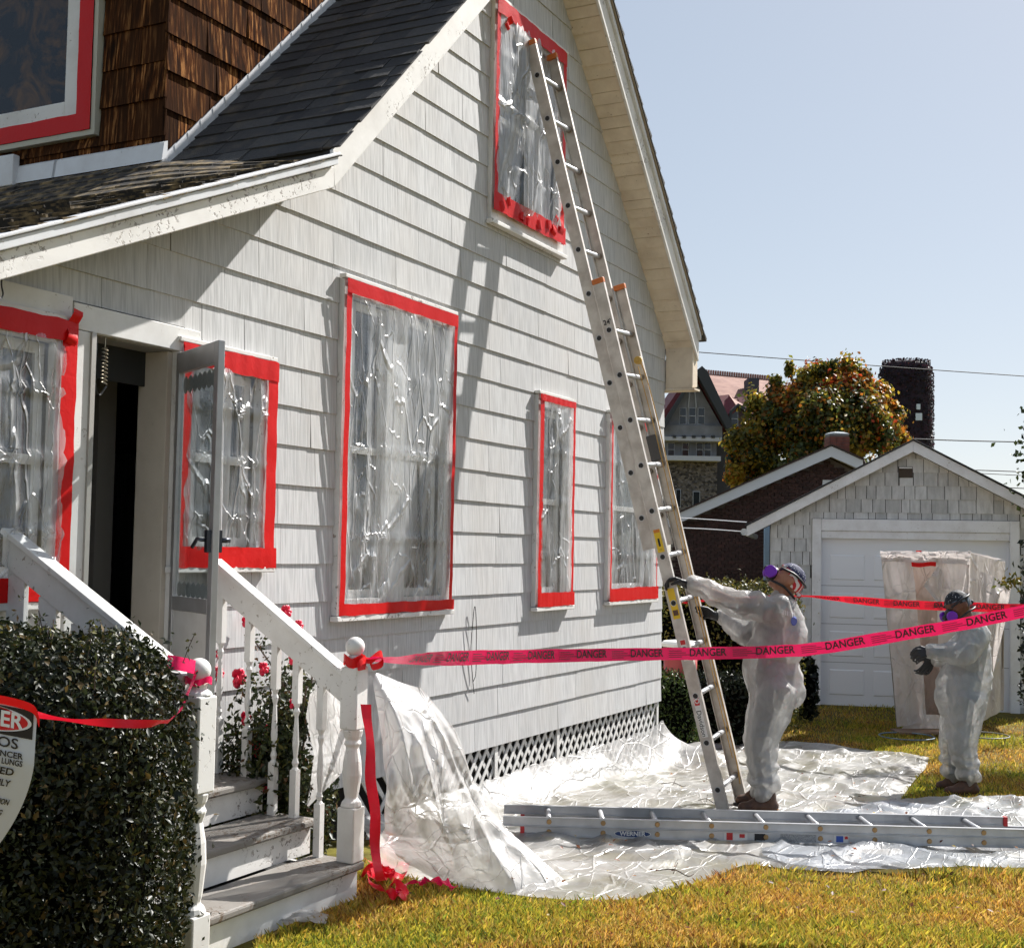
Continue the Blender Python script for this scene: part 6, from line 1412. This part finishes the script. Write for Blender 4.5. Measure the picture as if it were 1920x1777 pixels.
# ================================================================== ivy-clad tower
WD = 60.
tw = thing('ivy_tower', 'tall dark ivy-covered tower standing behind the garage roof', 'tower', up_(uvw(1700, 1000, WD)[0], -.2, WD))
a, b = uvw(1650, 1000, WD), uvw(1752, 676, WD); cu_ = (a[0]+b[0])/2; hw_ = (b[0]-a[0])/2; zt = b[1]
TWC = simple('dark_tower_ivy', (.012, .010, .018), .95, c2=(.030, .012, .020), scale=2)  # dark colour of the ivy-clad shaft
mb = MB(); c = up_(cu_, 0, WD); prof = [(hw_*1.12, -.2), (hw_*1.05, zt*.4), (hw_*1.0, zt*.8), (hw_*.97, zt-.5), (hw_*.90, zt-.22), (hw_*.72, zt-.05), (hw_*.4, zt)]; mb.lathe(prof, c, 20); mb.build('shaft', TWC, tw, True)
r = np.random.RandomState(3); n = 9000; th = r.uniform(0, 2*math.pi, n); zz = zt*(1-r.rand(n)**1.3*.75); rr = hw_*(1.0+.06*r.rand(n))*np.where(zz > zt-.3, .86, np.where(zz > zt-.6, .95, 1.0))
P = np.stack([c.x+rr*np.cos(th), c.y+rr*np.sin(th), zz], 1); leaf_cloud('ivy', P, np.stack([np.cos(th), np.sin(th), 0*th], 1), r.uniform(.07, .13, n), pick(r, n, [(.018, .016, .020), (.035, .014, .022), (.10, .035, .03)], (6, 4, .5)), AUTUMN, tw, 4, .6, .8)
for x0, y0, x1, y1 in ((1706, 762, 1713, 772), (1704, 779, 1716, 792)):
    a, b = uvw(x0, y1, WD), uvw(x1, y0, WD); mb = MB(); mb.obox(up_((a[0]+b[0])/2, (a[1]+b[1])/2, WD, -hw_*1.06), hr*((b[0]-a[0])/2), hf*.04, UZ*((b[1]-a[1])/2)); mb.build('window', simple('bright_tower_window', (.55, .62, .66), .25), tw)
# ================================================================== overhead wires
WIRE = simple('wire_black', (.03, .03, .035), .7)
for lb, pts, D, r_ in (('highest overhead wire crossing behind the tree and the tower', [(1240, 655), (1500, 675), (1700, 690), (1930, 706)], 42, .016), ('dark overhead wire right of the tower at garage ridge height', [(1690, 822), (1800, 826), (1930, 829)], 40, .02),
    ('upper of the low wires at the right edge above the garage roof', [(1780, 880), (1850, 882), (1930, 885)], 30, .013), ('middle low wire at the right edge above the garage roof', [(1780, 884), (1850, 888), (1930, 892)], 30, .010), ('lowest wire at the right edge just above the garage eave', [(1830, 913), (1880, 914), (1930, 916)], 30, .013),
    ('white service wire reaching the garage gutter, upper of the pair', [(1262, 970), (1330, 974), (1400, 979)], 16.5, .007), ('white service wire below the other near the garage gutter', [(1262, 989), (1330, 992), (1398, 997)], 16.5, .007)):
    P = [at(x, y, D) for x, y in pts]; t = thing('overhead_wire', lb, 'wire', P[0], 'overhead wires'); mb = MB(); mb.tube(cr(P, 5), r_, 5); mb.build('strand', WT if 'white' in lb else WIRE, t)
# ================================================================== plastic decontamination booth
BD = 13.5
def bp(px, py, dz=0.): return at(px, py, BD+dz)
BPOLY = sheeting('booth_polythene', .82, .97, (.66, .61, .59), .4, (3, 3, 2), (3, 3, 1.5), .03, .06, .6, .05, .02); BIN = sheeting('booth_inner_sheet', .88, .97, (.50, .38, .32), .5, (3, 3, 2), (3, 3, 1.5), .03, .06, .6, .05, .02)
bo = thing('plastic_booth', 'free-standing booth of hung white plastic sheets in front of the garage door', 'booth', onz(1725, 1364, -.18))
def hang(name, TL, TR_, BR, BL, m, nu=24, nv=40, amp=.05, s=0.):
    P = [bp(*q) for q in (TL, TR_, BR, BL)]
    def fn(u, v):
        p = P[0].lerp(P[1], u).lerp(P[3].lerp(P[2], u), v); q = u*(P[1]-P[0]).length
        return p-hf*amp*(ridge(q*5+s+v*.6, v*1.1, s)-.4)*(.25+.75*v)-hf*.02*ridge(q*9+v*3, v*6+s, 3)
    mb = MB(); mb.grid(fn, nu, nv); return mb.build(name, m, bo, True)
hang('front_sheet', (1651, 1040, -.02), (1709, 1038, -.02), (1737, 1352, -.03), (1681, 1362, -.02), BPOLY, 24, 40, .07, 1.)
hang('front_sheet', (1752, 1040, 0), (1818, 1040, 0), (1812, 1366, 0), (1765, 1366, 0), BPOLY, 24, 40, .06, 2.)
hang('head_sheet', (1649, 1034, -.04), (1819, 1034, -.04), (1817, 1058, -.05), (1653, 1052, -.05), BPOLY, 30, 8, .03, 3.)
hang('inner_sheet', (1695, 1045, .5), (1775, 1045, .5), (1780, 1362, .45), (1715, 1362, .45), BIN, 24, 40, .06, 4.)
hang('sill_sheet', (1716, 1338, -.02), (1778, 1340, -.02), (1778, 1365, -.02), (1690, 1365, -.02), BPOLY, 16, 6, .02, 5.)
hang('side_sheet', (1818, 1036, 0), (1884, 1054, 1.0), (1880, 1330, 1.0), (1812, 1366, 0), BPOLY, 24, 40, .06, 6.)
hang('side_sheet', (1652, 1038, 0), (1668, 1050, 1.0), (1690, 1345, 1.0), (1682, 1360, 0), BPOLY, 16, 30, .04, 8.)
hang('back_sheet', (1668, 1050, 1.0), (1884, 1052, 1.0), (1880, 1330, 1.0), (1690, 1345, 1.0), BPOLY, 24, 30, .05, 7.)
mb = MB(); mb.grid(lambda u, v: bp(1650, 1036, 0).lerp(bp(1818, 1036, 0), u).lerp(bp(1668, 1050, 1.).lerp(bp(1884, 1052, 1.), u), v)+UZ*.02*ridge(u*6, v*4, 2), 20, 10); mb.build('roof_sheet', BPOLY, bo, True)
def tri(name, A, B, C, D_, m, s): P = [bp(*q) for q in (A, B, C, D_)]; mb = MB(); mb.grid(lambda u, v: P[0].lerp(P[1], u).lerp(P[3].lerp(P[2], u), v)-hf*.04*ridge(u*2+s, v*2, s), 14, 14); return mb.build(name, m, bo, True)
tri('door_flap', (1757, 1062, -.06), (1764, 1068, -.05), (1764, 1140, -.05), (1730, 1098, -.12), BPOLY, 1.)
tri('loose_flap', (1836, 1070, .3), (1888, 1092, .4), (1872, 1118, .25), (1842, 1195, .05), BPOLY, 4.); tri('loose_flap', (1868, 1100, .45), (1894, 1094, .5), (1886, 1150, .45), (1860, 1260, .4), BPOLY, 6.)
tri('loose_flap', (1838, 1130, .1), (1872, 1135, .3), (1858, 1200, .2), (1836, 1200, .05), BPOLY, 9.)
for a, b in (((1654, 1040, .01), (1683, 1362, .01)), ((1817, 1040, .01), (1812, 1366, .01)), ((1833, 1052, .35), (1830, 1350, .35)), ((1846, 1056, .6), (1846, 1340, .6)), ((1882, 1056, .99), (1879, 1332, .99))):
    mb = MB(); A, B = bp(*a), bp(*b); mb.tube([A, B], .012, 8); mb.build('pole', simple('weathered_pole', (.28, .24, .20), .7) if 'weathered_pole' not in bpy.data.materials else bpy.data.materials['weathered_pole'], bo)
mb = MB(); ribbon(mb, [bp(1709+46*i/10, 1058+1.5*math.sin(i*.6), -.10) for i in range(11)], UZ, .045, .006, 3); mb.build('tape_strip', REDT, bo, True)
mb = MB(); ribbon(mb, [bp(1718+10*i/4, 1033, -.07) for i in range(5)], UZ, .012, .003, 3); mb.build('tape_strip', REDT, bo, True)
# hoops and scrap lying in the shade before the booth
def hoop(lb, px, py, rpx, m, sq=1.): 
    z = -.17; c = onz(px, py, z); s = (c-CAM).dot(FW)/FPX; R_ = rpx*s; t = thing('pipe_hoop', lb, 'hoop', c, 'loose hoops on the grass'); mb = MB()
    mb.tube([c+hr*(R_*math.cos(a))+hf*(R_*sq*math.sin(a))+UZ*.012 for a in [i*2*math.pi/40 for i in range(41)]], .007, 6); mb.build('pipe', m, t, True)
hoop('pale blue hoop lying on shaded grass left of the standing worker', 1700, 1382, 50, simple('pale_blue_pipe', (.13, .20, .26), .5)); hoop('grey hoop lying on shaded grass right of the standing worker', 1845, 1380, 45, simple('grey_pipe', (.16, .16, .15), .5))
c = onz(1730, 1375, -.18); t = thing('scrap_board', 'thin brown board lying on the grass below the plastic booth', 'board', c); mb = MB(); mb.obox(c+UZ*.02, hr*.30, hf*.14, UZ*.012); mb.build('board', simple('scrap_wood', (.22, .14, .09), .85), t, bevel=.003)
# red bin with a white lid and a blue tarp behind the ladder
c = onz(1278, 1262, -.1); c = at(1276, 1210, 11.9); t = thing('red_bin', 'small red bin with a white lid behind the ladder rail', 'bin', V((c.x, c.y, -.15)))
mb = MB(); mb.lathe([(.13, -.15), (.16, .80)], V((c.x, c.y, 0)), 16); mb.build('tub', simple('faded_red_plastic', (.32, .035, .03), .5), t, True); mb = MB(); mb.lathe([(.175, .80), (.18, .83), (.16, .85), (.02, .865)], V((c.x, c.y, 0)), 16); mb.build('lid', PAPER, t)
# crumpled scrap of plastic at the lower edge, twigs and dry leaves on the sheet
c = down(560, 1772); t = thing('plastic_scrap', 'small scrap of plastic on the grass beside the lowest step', 'plastic', c); mb = MB(); mb.grid(lambda u, v: c+hr*((u-.5)*.22)+hf*((v-.5)*.12)+UZ*(.03*ridge(u*3, v*3, 2)*(1-abs(2*u-1))+.012), 14, 8); mb.build('sheet', POLYD, t, True)
for i, (px, py, lb, ln) in enumerate(((1262, 1452, 'forked dry twig lying on the plastic near the lattice', .15), (1262, 1658, 'bent dry twig at the front edge of the plastic, nearest the lawn', .16), (1325, 1488, 'small dry twig on the plastic left of the ladder foot', .09))):
    c = down(px, py)+UZ*.06; t = thing('twig', lb, 'twig', c); mb = MB(); mb.tube(cr([c-hr*ln*.5+hf*.05, c+UZ*.02, c+hr*ln*.35-hf*.08+UZ*.01, c+hr*ln*.6], 4), .0026, 5); mb.build('stick', BARK, t)
    mb = MB(); mb.tube([c, c+hr*ln*.2+hf*.09+UZ*.03], .002, 5); mb.build('side_shoot', BARK, t)

bpy.data.scenes.remove(SHOP)
